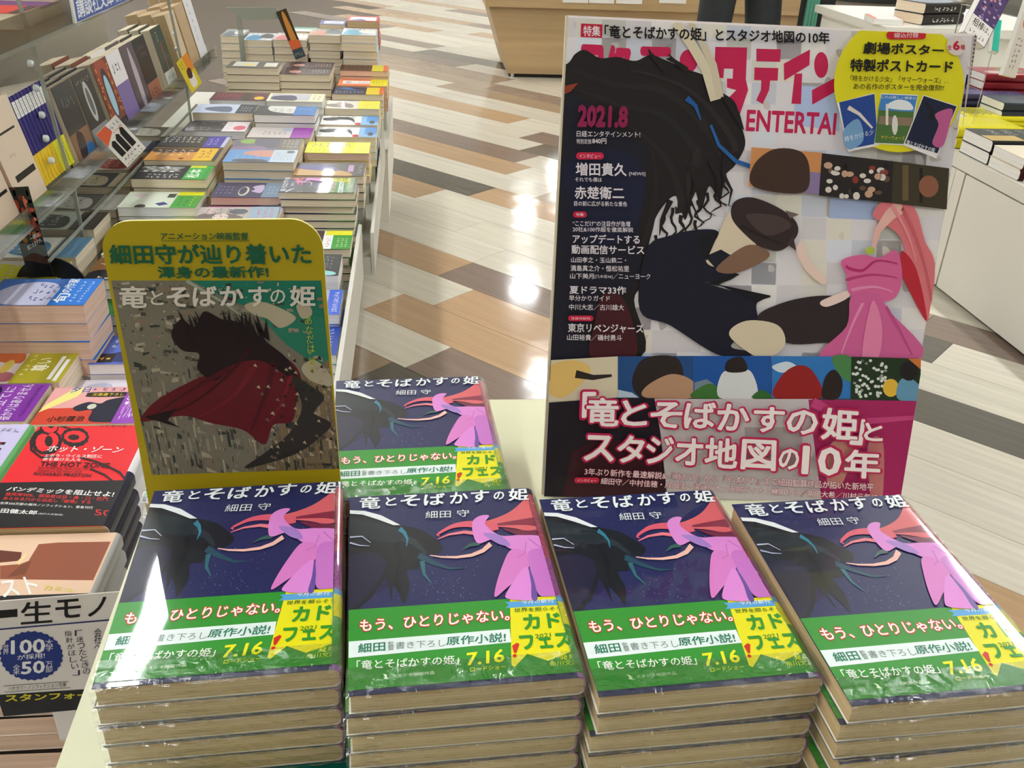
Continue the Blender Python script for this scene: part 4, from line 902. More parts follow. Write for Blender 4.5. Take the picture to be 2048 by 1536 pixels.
L('dark blue paperback with yellow and orange band', -92, 2832, -565, 17, S((40, 44, 84), (50, (236, 214, 46), (236, 214, 46)), [('p', [(.5, .5), (.9, .7), (.8, .9), (.6, .6)], (70, 130, 190), 1), ('s', .2, .4, .5, .95, (200, 206, 220), 2, 8)], [('r', 0, .0, 1, .08, (232, 120, 60)), ('s', .2, .1, .8, .3, (160, 150, 60), 3, 5)], 'cream'), seed=11)
SAL = [('r', .3, .3, .75, .92, (238, 236, 232)), ('c', .5, .8, .14, .06, (190, 190, 190)), ('s', .4, .34, .65, .6, (60, 60, 70), 2, 5)]
L('salmon orange paperback with white title box', -82, 2938, -561, 17, S((240, 142, 96), (52, (234, 224, 52), (234, 224, 52)), SAL, [('s', .2, .08, .8, .32, (120, 116, 50), 3, 4)], 'pink'), seed=12)
L('dark orange paperback with yellow band beside the tall stacks', -82, 3043, -536, 17, S((96, 60, 44), (50, (228, 218, 66), (226, 130, 80)), [('s', .1, .35, .9, .95, (150, 120, 100), 5, 6), ('s', .2, .35, .8, .9, (60, 44, 40), 4, 5)], [('r', 0, 0, 1, .1, (226, 120, 70)), ('s', .2, .12, .8, .32, (190, 170, 60), 3, 4)], 'pink'), seed=13)
# middle column
L('magenta paperback with pink-lettered blue band', -262, 1752, -592, 16, S((176, 52, 142), (50, (206, 200, 222), (206, 200, 222)), [('s', .5, .5, .9, .98, (236, 190, 226), 3, 9), ('p', [(.0, .4), (.4, .45), (.5, .9), (.1, .85)], (214, 196, 180), 1)], [('s', .2, .04, .9, .22, (220, 70, 150), 4, 3)], 'cream'), seed=14)
book('grey rocky-cover paperback with pale blue band lying loose on the magenta pile', G2, (-262 - 74, 1752, -591.4), HP + .035, 105, 148, 15, (190, 182, 176), obi=(52, (158, 182, 198), (158, 182, 198)), art=[('p', [(.0, .4), (.5, .5), (.6, .9), (.3, 1), (.0, .8)], (130, 118, 112), 1), ('c', .4, .7, .2, .1, (226, 206, 200)), ('c', .7, .5, .15, .12, (104, 108, 120)), ('c', .75, .85, .2, .08, (210, 190, 186)), ('s', .1, .4, .9, .95, (110, 100, 100), 6, 6)], obiart=[('s', .2, .04, .9, .3, (226, 80, 130), 5, 3)])
L('deep violet paperback with grey-blue band', -258, 1860, -575, 16, S((60, 48, 92), (50, (124, 146, 170), (124, 146, 170)), [('c', .4, .6, .3, .07, (210, 206, 190)), ('c', .42, .61, .24, .05, (60, 48, 92)), ('p', [(.3, .36), (.8, .36), (.7, .5), (.5, .46), (.4, .5)], (196, 176, 206), 1), ('s', .2, .75, .8, .98, (150, 140, 180), 3, 4)], [('s', .2, .08, .8, .3, (190, 206, 220), 3, 4)], 'pink'), seed=16)
L('wrapped sky blue paperback with white band', -257, 2008, -544, 17, S((100, 168, 226), (52, (206, 222, 236), (206, 222, 236)), [('p', [(.4, .35), (.9, .35), (.85, .7), (.6, .75)], (222, 160, 142), 1), ('p', [(.0, .4), (.2, .45), (.22, .8), (.05, .85)], (60, 44, 50), 1), ('s', .3, .5, .6, .9, (170, 206, 240), 3, 4)], [('s', .2, .05, .8, .32, (120, 150, 180), 4, 6), ('c', .8, .1, .1, .06, (50, 60, 80), 12)], 'cream', mat=WRAP), seed=17)
L('wrapped grey and violet paperback with brown band', -257, 2117, -546, 17, S((120, 110, 130), (50, (110, 100, 90), (110, 100, 90)), [('c', .7, .8, .2, .14, (150, 190, 80)), ('p', [(.2, .35), (.9, .35), (.9, .7), (.3, .65)], (84, 78, 112), 1), ('p', [(.0, .5), (.3, .6), (.2, 1), (.0, 1)], (150, 120, 160), 1)], [('s', .2, .05, .9, .3, (226, 216, 200), 3, 4)], 'cream', mat=WRAP), seed=18)
L('pale grey paperback with purple band', -250, 2285, -560, 16, S((212, 204, 200), (48, (166, 74, 178), (166, 74, 178)), [('s', .3, .4, .6, .8, (70, 66, 70), 2, 5), ('c', .75, .4, .15, .1, (180, 190, 210))], [('s', .5, .06, .8, .3, (214, 160, 222), 2, 5)], 'cream'), seed=19)
L('charcoal and white paperback with blue band', -247, 2395, -531, 20, S((60, 54, 52), (54, (30, 124, 190), (30, 124, 190)), [('p', [(.2, .35), (.9, .35), (.95, .8), (.4, .75)], (220, 220, 214), 1), ('s', .3, .4, .7, .9, (110, 100, 96), 4, 4)], [('s', .6, .08, .8, .32, (150, 200, 230), 1, 6)], 'white'), seed=20)
L('cream-bordered paperback with black and white scene', -246, 2604, -541, 17, S((236, 230, 196), None, [('r', .1, .25, .9, .95, (196, 196, 204)), ('p', [(.1, .5), (.7, .55), (.6, .9), (.2, .9)], (84, 84, 112), 1), ('s', .2, .05, .8, .22, (60, 60, 60), 4, 2)], None, 'white'), seed=21)
DKP = [('s', .1, .1, .9, .9, (150, 110, 106), 5, 8), ('s', .3, .05, .8, .4, (206, 196, 190), 3, 6), ('c', .4, .7, .2, .12, (200, 160, 150))]
L('dark maroon film-still paperback, nearer of two', -247, 2886, -522, 22, S((66, 52, 54), None, DKP, None, 'cream'), seed=22)
L('dark maroon film-still paperback, farther of two', -247, 2994, -522, 22, S((80, 60, 60), None, DKP, None, 'cream'), seed=23)
# third column
L('brown portrait-cover paperback with white lettering, beside the black disc', -398, 1496, -604, 17, S((150, 108, 66), (40, (70, 40, 34), (70, 40, 34)), [('p', [(.0, .1), (.4, .1), (.45, .8), (.3, 1), (.0, 1)], (36, 30, 44), 1), ('c', .3, .5, .2, .12, (206, 150, 130)), ('t', 'やっ', .62, .5, .95, .95, (246, 238, 220))], [('s', .02, .05, .2, .9, (240, 230, 220), 1, 9)], 'cream'), seed=24)
L('white paperback with fine black lettering behind the yellow-topped sign', -400, 1607, -602, 17, S(WH, None, [('s', .02, .2, .18, .98, (70, 70, 76), 1, 12), ('s', .5, .5, .7, .9, (190, 192, 200), 1, 8)], None, 'white'), seed=25)
L('dark paperback with blue and yellow head strip behind the sign', -424, 1708, -608, 17, S((44, 34, 40), (52, (60, 160, 56), (60, 160, 56)), [('r', .0, .4, 1, .55, (56, 62, 100)), ('r', .0, .6, 1, .75, (110, 160, 170)), ('t', 'な', .7, .86, .95, .98, (236, 220, 210))], [('r', .7, 0, 1, .34, (232, 226, 50)), ('r', .0, .3, 1, .36, (120, 180, 220))], 'cream'), seed=26)
L('pale stamp-covered paperback with green band', -425, 1813, -582, 17, S((216, 222, 206), (50, (66, 166, 56), (66, 166, 56)), [('p', [(.6, .78), (.8, .72), (.9, .86), (.7, .92)], (214, 196, 200)), ('p', [(.2, .38), (.34, .46), (.24, .56), (.1, .48)], (66, 76, 130)), ('c', .06, .72, .12, .07, (70, 64, 50), 16), ('r', .6, .36, .84, .46, (60, 66, 60)), ('s', .05, .8, .25, .98, (190, 194, 186), 2, 2)], [('r', .74, 0, 1, .34, (226, 222, 48)), ('s', .1, .14, .7, .3, (30, 90, 30), 4, 2), ('s', .1, .08, .7, .12, (226, 222, 60), 4, 1), ('s', .2, .02, .7, .06, (220, 80, 60), 4, 1)], 'white'), seed=27)
L('black paperback with white brush title and green band', -424, 1923, -558, 18, S((30, 30, 34), (48, (62, 176, 70), (62, 176, 70)), [('t', '幸せの条件', .5, .4, .9, .98, WH), ('s', .1, .4, .4, .85, WH, 2, 6)], [('r', .8, .1, 1, .32, (216, 224, 60)), ('t', '松本', .1, .12, .7, .3, (236, 246, 236)), ('s', .1, .02, .8, .08, (40, 60, 30), 6, 1)], 'cream'), seed=28)
L('orange-brown paperback with white script and yellow band', -424, 2032, -549, 18, S((214, 158, 78), (50, (232, 190, 40), (232, 190, 40)), [('p', [(.7, .3), (1, .3), (1, 1), (.6, .9)], (90, 60, 40), 1), ('s', .4, .4, .9, .95, (244, 232, 206), 3, 5), ('c', .15, .5, .06, .04, (120, 70, 40))], [('s', .2, .12, .9, .3, (110, 80, 30), 3, 2), ('r', 0, 0, 1, .06, (60, 60, 64))], 'cream'), seed=29)
L('black paperback with white script and violet band', -424, 2139, -548, 18, S((38, 38, 42), (48, (82, 66, 168), (82, 66, 168)), [('s', .4, .4, .95, .98, WH, 3, 7)], [('s', .2, .14, .8, .3, (196, 190, 232), 3, 2), ('r', 0, 0, .9, .06, (190, 196, 216))], 'cream'), seed=30)
L('grey-black paperback with white band and red seal', -409, 2330, -558, 18, S((84, 82, 84), (56, (232, 224, 226), (232, 224, 226)), [('s', .1, .4, .9, .95, (150, 150, 150), 5, 4), ('p', [(.3, .4), (.8, .5), (.6, .9)], (60, 58, 60), 1)], [('c', .35, .12, .22, .1, (214, 110, 130), 20), ('s', .2, .26, .9, .34, (200, 190, 196), 3, 1)], 'white'), seed=31)
L('pale blue scene paperback with black band', -404, 2438, -538, 18, S((196, 206, 226), (44, (52, 54, 62), (52, 54, 62)), [('p', [(.1, .4), (.7, .45), (.6, .8), (.3, .8)], (110, 120, 140), 1)], [('s', .2, .06, .8, .26, (190, 196, 206), 3, 4)], 'cream'), seed=32)
L('maroon paperback with yellow oval badge', -401, 2640, -548, 18, S((110, 44, 54), None, [('r', .0, .3, 1, .45, (70, 46, 40)), ('c', .3, .14, .2, .09, (232, 200, 50), 18), ('s', .3, .5, .8, .95, (200, 90, 110), 3, 6)], None, 'white'), seed=33)
L('grey and cream paperback in a tall pile beside the acrylic rack', -392, 2874, -504, 20, S((92, 90, 78), None, [('r', .2, .45, .9, .9, (206, 206, 196)), ('r', .4, .5, .6, .7, (226, 200, 90)), ('r', .2, .06, .8, .3, (220, 214, 200))], None, 'cream'), seed=34)
# nearer left
L('blue paperback with white cloud and bright blue band', -487, 1319, -572, 27, S((92, 132, 200), (52, (44, 130, 214), (60, 110, 190)), [('p', [(.0, .42), (.1, .32), (.7, .38), (.85, .6), (.7, .85), (.3, .95), (.05, .8)], (206, 206, 232), 1), ('s', .15, .36, .85, .6, (70, 90, 150), 3, 4)], [('t', '旬', .08, .2, .42, .33, WH), ('t', 'の作家', .44, .22, .97, .33, WH), ('s', .1, .13, .9, .18, (220, 236, 250), 7, 1), ('s', .1, .05, .9, .1, (220, 236, 250), 9, 1)], 'pink'), base=-722, seed=35)
L('white and maroon paperback with olive yellow band', -507, 1227, -652, 17, S((236, 222, 220), (70, (186, 176, 52), (186, 176, 52)), [('c', .5, .9, .3, .1, (150, 60, 90)), ('p', [(.6, .5), (.95, .55), (.9, .85), (.7, .8)], (226, 130, 80), 1), ('p', [(.05, .5), (.3, .5), (.35, .8), (.1, .85)], (190, 120, 130), 1), ('c', .5, .6, .2, .05, (232, 206, 110))], [('t', '尊い', .35, .2, .75, .36, (246, 246, 226)), ('s', .2, .38, .9, .44, (236, 232, 190), 5, 1), ('r', .1, .1, .8, .14, WH), ('r', .05, .04, .7, .08, WH)], 'cream'), base=-722, seed=36)
L('purple-banded paperback in the leftmost row', -517, 1121, -652, 17, S((160, 90, 190), (80, (158, 76, 190), (158, 76, 190)), [('s', .1, .6, .9, .95, (220, 190, 232), 6, 3)], [('c', .72, .46, .2, .07, (52, 46, 110), 18), ('t', '修立てに', .2, .28, .9, .38, (240, 226, 246)), ('t', '抜かりはありません', .02, .14, .98, .25, (240, 226, 246)), ('s', .1, .05, .95, .09, (90, 40, 120), 12, 1)], 'cream'), base=-722, seed=37)
L('blue bare-tree paperback with small black label', -348, 1316, -668, 17, S((96, 118, 196), None, [('p', [(.0, .3), (.1, .6), (.5, .5), (.95, .3), (.9, .36), (.5, .6), (.3, .9), (.1, .95)], (60, 66, 120)), ('r', .05, .78, .34, .97, (40, 34, 34)), ('s', .1, .8, .3, .95, (226, 190, 80), 1, 2), ('s', .5, .6, .9, .9, (206, 216, 240), 2, 3)], None, 'white'), base=-722, seed=38)
book('white and rose paperback low behind the samurai-cover pile', G2, (-365 - 74, 1226 + 44, -722), HP, 86, 140, 30, (232, 226, 236), art=[('c', .3, .4, .3, .14, (206, 110, 140)), ('p', [(.1, .6), (.8, .65), (.7, .9)], (196, 200, 220), 1)])
SW = [('r', 0, 0, 1, 1, (232, 170, 166)), ('p', [(0, 0), (.42, 0), (.4, .98), (0, 1)], (216, 82, 56)), ('p', [(.3, .99), (.55, .97), (.95, .75), (.9, .66), (.5, .84), (.25, .9)], (240, 232, 150)), ('p', [(.06, .1), (.5, .12), (.72, .4), (.7, .52), (.5, .56), (.3, .72), (.2, .7), (.16, .5), (.05, .4)], (36, 38, 62), 1)]
def sword_art(w, h):
    k = Ink(lambda a, b: (-w / 2 + b * w, h / 2 - a * h), (-w / 2 + .2, w / 2 - 4, -h / 2, h / 2 - .2), dz=.04)
    # a runs along the width seen (head to foot), b from near edge to far edge
    k.rect(0, 0, 1, 1, (234, 178, 176)); k.poly([(0, 0), (1, 0), (1, .3), (.5, .42), (0, .4)], (216, 84, 58)); k.poly([(0, .3), (.25, .7), (.3, .95), (.2, .98), (.02, .5)], (240, 232, 150))
    k.poly([(.28, .42), (.38, .56), (.5, .52), (.56, .62), (.75, .7), (.95, .62), (.8, .2), (.8, .05), (.5, .06), (.46, .34), (.34, .32)], (38, 42, 66), True); k.circ(.44, .44, .04, .07, (214, 214, 196), 14)
    k.poly([(.36, .82), (.68, .82), (.72, .76), (.68, .7), (.36, .7), (.33, .76)], (52, 40, 36), True); k.text('文庫書下ろし', [(.38, .8), (.67, .8), (.67, .72), (.38, .72)], (226, 210, 60), .01)
    k.text('夕日', [(.16, .98), (.34, .98), (.34, .82), (.16, .82)], (84, 52, 140), .02, glow=(240, 236, 240), gb=.06); k.scrawl(.36, .86, .86, .97, (84, 52, 140), 6, 1)
    k.text('剣', [(.72, .86), (.9, .86), (.9, .62), (.72, .62)], (84, 52, 140), .02, glow=(240, 236, 240), gb=.06)
    k.text('小杉健治', [(.12, .2), (.44, .2), (.44, .06), (.12, .06)], (60, 30, 26), .015); return k
def sword_band(w, h):
    k = Ink(lambda a, b: (-w / 2 + b * w, h / 2 - a * h), (-w / 2 + .2, w / 2 - 4, -h / 2, -h / 2 + 48), dz=.04)
    k.text('守りたい', [(.72, .9), (.86, .9), (.86, .1), (.72, .1)], (238, 224, 244), .01); return k
pile('samurai-cover paperback in pink and orange with purple band', G2, -433, 1111 + 52.5, -652, 4, 17, dict(cf=(226, 160, 150), page='cream', art=sword_art, obiart=sword_band, obi=(46, (164, 84, 192), (164, 84, 192))), rz=HP, seed=40)
L('green and black paperback low behind the blue cloud pile', -395, 1431, -640, 17, S((60, 130, 70), (40, (40, 90, 50), (40, 90, 50)), [('s', .1, .4, .9, .9, (20, 30, 24), 6, 5)], [('s', .1, .05, .9, .25, (190, 220, 190), 7, 2)], 'cream'), base=-692, seed=41)
# upright-facing ones: striped book, the red one and the brown one
def stripe_art(w, h):
    k = Ink(lambda u, v: (-w / 2 + u * w, -h / 2 + v * h), (-w / 2 + .2, w / 2 - 4, -h / 2, h / 2 - .2), dz=.05)
    k.rect(0, 0, 1, 1, (208, 202, 232)); k.poly([(.1, .55), (.5, .86), (.72, .74), (.86, .4), (.9, .1), (.2, .05)], (240, 238, 242), True)
    for i in range(7): y = .72 - i * .09; k.band([(.1, y), (.5, y + .02), (.84, y - .02)], .028, .04, (36, 30, 34)); k.poly([(.7, y), (.8, y), (.8, y - .02), (.7, y - .02)], (180, 60, 60))
    k.text('EH', (.74, .95, .92, .86), (150, 146, 170), 0) if False else k.scrawl(.6, .86, .92, .96, (150, 146, 170), 4, 1); return k
pile('lilac striped-figure paperback with green spine at the left edge', G2, -515, 950, -600, 6, 19.6, dict(cf=(210, 204, 232), cs=(110, 178, 110), page='cream', art=stripe_art, R=6), seed=42)

def hz(px, py):
    p = atz(px / 4, 730 + py / 4, -466); return (p.x + 300.5, p.y - 712)
def hot_cover(w, h):
    k = Ink(hz, (-w / 2 + .2, w / 2 - 5, -h / 2, h / 2 - .2), dz=.03)
    BLK = (40, 12, 18); RD = (236, 48, 60)
    for cx, cy, rx, ry in ((395, 490, 78, 72), (600, 575, 115, 82), (370, 610, 130, 110), (560, 460, 110, 50)):
        k.circ(cx, cy, rx, ry, BLK, 26, star=.06)
    for cx, cy, rx, ry in ((398, 488, 66, 56), (600, 572, 92, 50), (345, 620, 62, 74), (585, 462, 78, 46), (420, 600, 50, 60)): k.circ(cx, cy, rx, ry, RD, 22, star=.08)
    for cx, cy, rx, ry in ((408, 490, 24, 16), (590, 578, 48, 24), (390, 610, 34, 46)): k.circ(cx, cy, rx, ry, BLK, 16, star=.1)
    k.band([(250, 600), (250, 680), (330, 740), (450, 730)], 26, 12, BLK); k.band([(640, 740), (760, 770), (840, 800), (960, 860), (1020, 940)], 14, 20, BLK); k.band([(720, 830), (840, 880), (900, 930), (930, 980)], 14, 20, BLK)
    k.text('リチャード・プレストン', [(800, 466), (1300, 482), (1300, 520), (795, 500)], (70, 14, 20), .01)
    k.text('ホット・ゾーン', [(398, 642), (1010, 652), (960, 706), (368, 694)], (246, 236, 232), .02, True)
    k.text('エボラ・ウイルス制圧に', [(362, 712), (822, 718), (812, 746), (352, 740)], (246, 236, 232), .012, True)
    k.text('命を懸けた人々', [(348, 742), (650, 746), (640, 772), (336, 766)], (246, 236, 232), .012, True)
    k.text('THE HOT ZONE', [(330, 772), (884, 784), (870, 826), (314, 812)], (48, 10, 16), .03, True)
    k.text('THE TERRIFYING TRUE STORY OF THE', [(308, 816), (762, 830), (756, 846), (302, 832)], (90, 16, 24), .01, True)
    k.text('ORIGINS OF THE EBOLA VIRUS', [(298, 838), (660, 848), (654, 864), (292, 854)], (90, 16, 24), .01, True)
    k.text('RICHARD PRESTON', [(276, 858), (734, 872), (724, 898), (266, 882)], (48, 10, 16), .025, True)
    return k
def hot_band(w, h):
    k = Ink(hz, (-w / 2 + .2, w / 2 - 5, -h / 2, h / 2 - .2), dz=.03); RD = (214, 50, 52)
    k.text('パンデミックを阻止せよ!', [(76, 972), (922, 1012), (902, 1056), (46, 1006)], (244, 240, 238), .02)
    k.text('致死率90%、感染者は目・鼻・口・肛門', [(52, 1018), (866, 1058), (860, 1088), (40, 1044)], RD, .015, True)
    k.text('あらゆる穴から出血し「崩壊」する', [(34, 1052), (732, 1084), (722, 1112), (20, 1078)], RD, .015, True)
    k.text('世界350万部の傑作ノンフィクション、緊急刊行', [(6, 1094), (748, 1132), (740, 1152), (-4, 1114)], (240, 238, 236), .012, True)
    k.text('岩田健太郎', [(-66, 1140), (304, 1166), (292, 1198), (-80, 1178)], (240, 238, 236), .02, True)
    k.text('(神戸大学教授)', [(308, 1182), (506, 1192), (500, 1208), (302, 1198)], (230, 226, 226), 0, True)
    k.text('50', [(762, 1154), (884, 1162), (890, 1212), (756, 1202)], RD, .01, True)
    return k
HOTS = ((-78.5, 0, (40, 36, 70)), (0, 45, (226, 224, 226)), (45, 78.5, (206, 164, 80)))
pile('red virus-cover paperback with black band', 'paperbacks facing the aisle corner', -300.5, 712, -466, 8, 16.8, dict(w=106, h=157, cf=(232, 36, 52), cs=(224, 222, 226), cb=(200, 40, 50), page='tan', art=hot_cover, obi=(64, (26, 24, 26), (30, 28, 56)), obiart=hot_band, segs=HOTS, R=5.5), seed=43, jitter=1.2)
def bz(px, py):
    p = atz(px / 2.976, 1020 + py / 2.976, -472); return (p.x + 291, p.y - 553.5)
def pest_cover(w, h):
    k = Ink(bz, (-w / 2 + .2, w / 2 - 5, -h / 2, h / 2 - .2), dz=.03)
    k.poly([(230, 202), (345, 192), (700, 186), (820, 200), (820, 420), (0, 410), (0, 330), (120, 320), (170, 300)], (164, 100, 72)); k.poly([(-80, 230), (130, 250), (120, 300), (-80, 320)], (120, 66, 50)); k.poly([(120, 330), (190, 300), (150, 380), (40, 400)], (140, 84, 60)); k.band([(105, 318), (130, 290), (158, 258)], 24, 10, (244, 222, 170))
    return k
def pest_band(w, h):
    k = Ink(bz, (-w / 2 + .2, w / 2 - 5, -h / 2, h / 2 - .2), dz=.03)
    k.text('ペスト', [(-130, 430), (200, 392), (240, 490), (-110, 540)], (246, 244, 240), .02)
    k.text('カミュ', [(262, 444), (436, 462), (436, 488), (258, 476)], (226, 220, 70), .01, True); return k
pile('brown-smeared cream paperback with black band', 'paperbacks facing the aisle corner', -291, 553.5, -472, 8, 16.1, dict(w=106, h=157, cf=(238, 208, 182), cs=(196, 196, 196), page='pink', art=pest_cover, obi=(84, (28, 26, 28), (60, 50, 50)), obiart=pest_band, R=5), seed=44, jitter=1.5)
# the white card standing in front of the brown pile
q_ = .915
fr = sheet_frame((-298 * q_, 514 * q_ - 4, -540 * q_), radians(.1), radians(4.8), radians(3.3))
PF = px_on(fr)
cd = empty('promotion_card', (0, 0, 0)); cd.matrix_world = fr[0]; tag(cd, 'white lettered card with round blue badge standing before the brown-smeared pile', 'card')
mb = MB(); mb.prism(rounded(0, -1, 95, 89, .8), -.8, 0, BOARD, (222, 216, 210)); mb.build('card_sheet', cd)
mb = MB(); mb.box(30, 60, -26.5, -1.5, -3.2, -1.6, BOARD, (222, 216, 210)); mb.build('card_foot', cd)
k = Ink(PF, (.2, 94.8, -.8, 88.8), dz=.04)
def q(x, y): return (x / 2.976, 1020 + y / 2.976)
def QQ(*a): return [q(a[i], a[i + 1]) for i in range(0, 8, 2)]
k.poly([q(-80, 1104), q(900, 1040), q(900, 1300), q(-80, 1300)], (34, 34, 38))
k.text('ー', QQ(-60, 608, 104, 596, 104, 636, -60, 652), (26, 24, 24), .02); k.text('生', QQ(124, 548, 312, 536, 312, 668, 124, 682), (26, 24, 24), .015); k.text('モ', QQ(330, 536, 482, 524, 482, 636, 330, 650), (26, 24, 24), .02, True); k.text('ノ', QQ(528, 522, 634, 514, 628, 622, 524, 636), (26, 24, 24), .02, True)
k.band([q(-80, 716), q(900, 632)], 3, 3, (44, 52, 110))
k.circ(*q(188, 866), 64, 50, (36, 58, 128), 60, star=.05)
k.text('世\n界', QQ(18, 800, 54, 797, 54, 856, 18, 860), (232, 232, 232), 0); k.text('100', QQ(66, 774, 270, 762, 270, 848, 66, 858), (232, 232, 232), .03, True); k.text('大\n学', QQ(272, 768, 316, 766, 316, 836, 272, 838), (232, 232, 232), 0, True)
k.text('が採用!', QQ(104, 862, 268, 846, 268, 880, 104, 892), (232, 232, 232), .01, True); k.text('全\n米', QQ(78, 920, 120, 916, 120, 978, 78, 982), (232, 232, 232), 0, True); k.text('50', QQ(126, 902, 268, 892, 268, 968, 126, 978), (232, 232, 232), .03, True); k.text('万\n部', QQ(272, 900, 314, 898, 314, 962, 272, 966), (232, 232, 232), 0, True)
for i, ch in enumerate('「迷ったときの'): k.text(ch, QQ(446 + i * 8, 716 + i * 38 - 2, 490 + i * 8, 714 + i * 38 - 2, 490 + i * 8, 746 + i * 38, 446 + i * 8, 748 + i * 38), (30, 34, 60), 0, i > 0)
for i, ch in enumerate('指針がほしい」'): k.text(ch, QQ(384 + i * 8, 718 + i * 39, 428 + i * 8, 716 + i * 39, 428 + i * 8, 748 + i * 39, 384 + i * 8, 750 + i * 39), (30, 34, 60), 0, True)
k.text('会\n社\nへ', QQ(560, 704, 606, 702, 606, 830, 560, 832), (30, 34, 60), 0, True)
k.band([q(22, 1046), q(410, 1018)], 1, 1, (60, 60, 60)); k.text('ハヤカワ・ノンフィクション文庫', QQ(50, 1050, 394, 1022, 394, 1048, 50, 1074), (50, 50, 54), .005); k.band([q(30, 1082), q(420, 1054)], 1, 1, (60, 60, 60))
k.text('スタンフォード', QQ(32, 1096, 620, 1072, 620, 1112, 32, 1140), (206, 196, 60), .04)
link('card_print', k.mesh('card_print', BOARD, lambda x, y, z: (x, y, z + .05)), cd)
pile('white paperback with red lettering at the bottom left corner', 'paperbacks facing the aisle corner', -330, 372, -640, 4, 19, dict(w=106, h=157, cf=(240, 236, 232), page='pink', art=[('s', .1, .8, .9, .95, (214, 50, 50), 6, 1), ('s', .1, .5, .9, .7, (214, 50, 50), 5, 2)]), seed=45)

# ---------------------------------------------------------------- tall stacks beyond the left display, standing head-away
G3 = 'tall paperback stacks at the far end of the left display'
def far(desc, px0, px1, py, yf, td, spec, h=150, seed=0, n=None, zb=-692):
    a = yat(px0, py, yf); b = yat(px1, py, yf); w = b.x - a.x; zt = (a.z + b.z) / 2
    n = n or max(1, round((zt - zb) / (td + .65))); t = (zt - zb) / n - .65
    sp = dict(spec); sp['w'] = round(w, 1); sp['h'] = h
    pile(desc, G3, (a.x + b.x) / 2, yf + h / 2, zt, n, t, sp, seed=seed, jitter=3.0)
    return zt
CLR = lambda *c: [('p', [(.05, .1), (.5, .05), (.6, .5), (.2, .7)], c[0], 1), ('p', [(.5, .4), (.95, .3), (.9, .8), (.6, .9)], c[1], 1), ('s', .1, .75, .9, .95, c[2], 5, 1), ('s', .2, .1, .8, .3, c[2], 6, 2)]
far('light blue and white picture paperback in the tallest far stack', 682, 752, 70, 3160, 24, S((206, 216, 222), None, CLR((110, 180, 206), (232, 232, 226), (90, 90, 90)), None, 'cream'), seed=51)
z2 = yat(725, 42, 3325).z
a_ = yat(694, 42, 3325); b_ = yat(757, 42, 3325)
mb = MB()
for q0, q1, yy, zz in ((a_.x, b_.x, 3325, z2), (yat(638, 48, 3352).x, yat(691, 47, 3352).x, 3352, yat(638, 48, 3352).z), (yat(575, 62, 3345).x, yat(632, 61, 3345).x, 3345, yat(575, 62, 3345).z)):
    mb = MB(); mb.box(q0 + 4, q1 - 4, yy + 3, yy + 96, -691.8, zz - 4 * 22.65 - .3, TRAY); mb.build('riser_block', d2)
pile('red-bordered white paperback in the highest far stack', G3, (a_.x + b_.x) / 2, 3325 + 62, z2, 4, 22, dict(w=round(b_.x - a_.x, 1), h=124, cf=(206, 60, 58), page='tan', art=[('r', .08, .1, .92, .8, (228, 230, 236)), ('p', [(.1, .1), (.6, .1), (.4, .4)], (110, 110, 170), 1), ('s', .2, .84, .8, .96, (240, 230, 230), 6, 1)]), seed=52)
far('grey illustrated paperback stacked left of the tallest stack', 616, 681, 71, 3190, 22, S((186, 180, 170), None, CLR((196, 140, 110), (90, 110, 120), (70, 70, 74)), None, 'cream'), seed=53)
a_ = yat(638, 48, 3352); b_ = yat(691, 47, 3352)
pile('violet-framed paperback in the second far row', G3, (a_.x + b_.x) / 2, 3352 + 50, a_.z, 4, 22, dict(w=round(b_.x - a_.x, 1), h=100, cf=(82, 78, 150), page='cream', art=[('r', .15, .2, .9, .8, (206, 206, 220)), ('s', .2, .3, .8, .6, (90, 90, 130), 5, 2)]), seed=54)
far('rose and white comic-style paperback behind the bent sign', 545, 613, 80, 3184, 22, S((206, 196, 190), None, CLR((200, 110, 110), (236, 230, 220), (80, 90, 100)), None, 'cream'), seed=55)
a_ = yat(575, 62, 3345); b_ = yat(632, 61, 3345)
pile('green-edged paperback in the second far row', G3, (a_.x + b_.x) / 2, 3345 + 50, a_.z, 4, 22, dict(w=round(b_.x - a_.x, 1), h=100, cf=(72, 160, 130), page='cream', art=[('r', .1, .0, 1, .6, (226, 226, 220)), ('s', .2, .1, .8, .5, (120, 120, 110), 5, 2)]), seed=56)
far('blue and black splashed paperback in the fourth far stack', 486, 543, 80, 3190, 21, S((210, 214, 216), None, CLR((40, 140, 180), (40, 40, 44), (30, 90, 130)), None, 'cream'), seed=57)
far('grey photo-cover paperback stacked beside the clear rack end', 440, 484, 72, 3205, 21, S((170, 176, 176), None, CLR((110, 120, 130), (226, 226, 224), (60, 60, 60)), None, 'cream'), seed=58)

# ---------------------------------------------------------------- the clear acrylic rack
rk = empty('acrylic_rack', (0, 0, 0)); tag(rk, 'clear acrylic two-tier rack holding upright books on the left display', 'rack')
Y0R, Y1R = 1150, 3060
mb = MB(); mb.box(-900, -604, Y0R, Y1R, -510, -505, ACR); mb.build('shelf', rk)
mb = MB(); mb.box(-604, -598, Y0R, Y1R, -511, -504, ACE); mb.build('shelf_edge', rk)
mb = MB(); mb.box(-599, -596, Y0R, Y1R, -504, -474, ACR); mb.build('front_lip', rk)
mb = MB(); mb.box(-900, -592, 1000, 2500, -253, -248, ACR); mb.build('shelf', rk)
mb = MB(); mb.box(-592, -588, 1000, 2500, -254, -247, ACE); mb.build('shelf_edge', rk)
mb = MB(); mb.box(-591, -588, 1000, 2500, -247, -205, ACR); mb.build('front_lip', rk)
mb = MB(); mb.box(-580, -576, 1460, 2620, -560, -556, ACE); mb.build('lower_rail', rk)
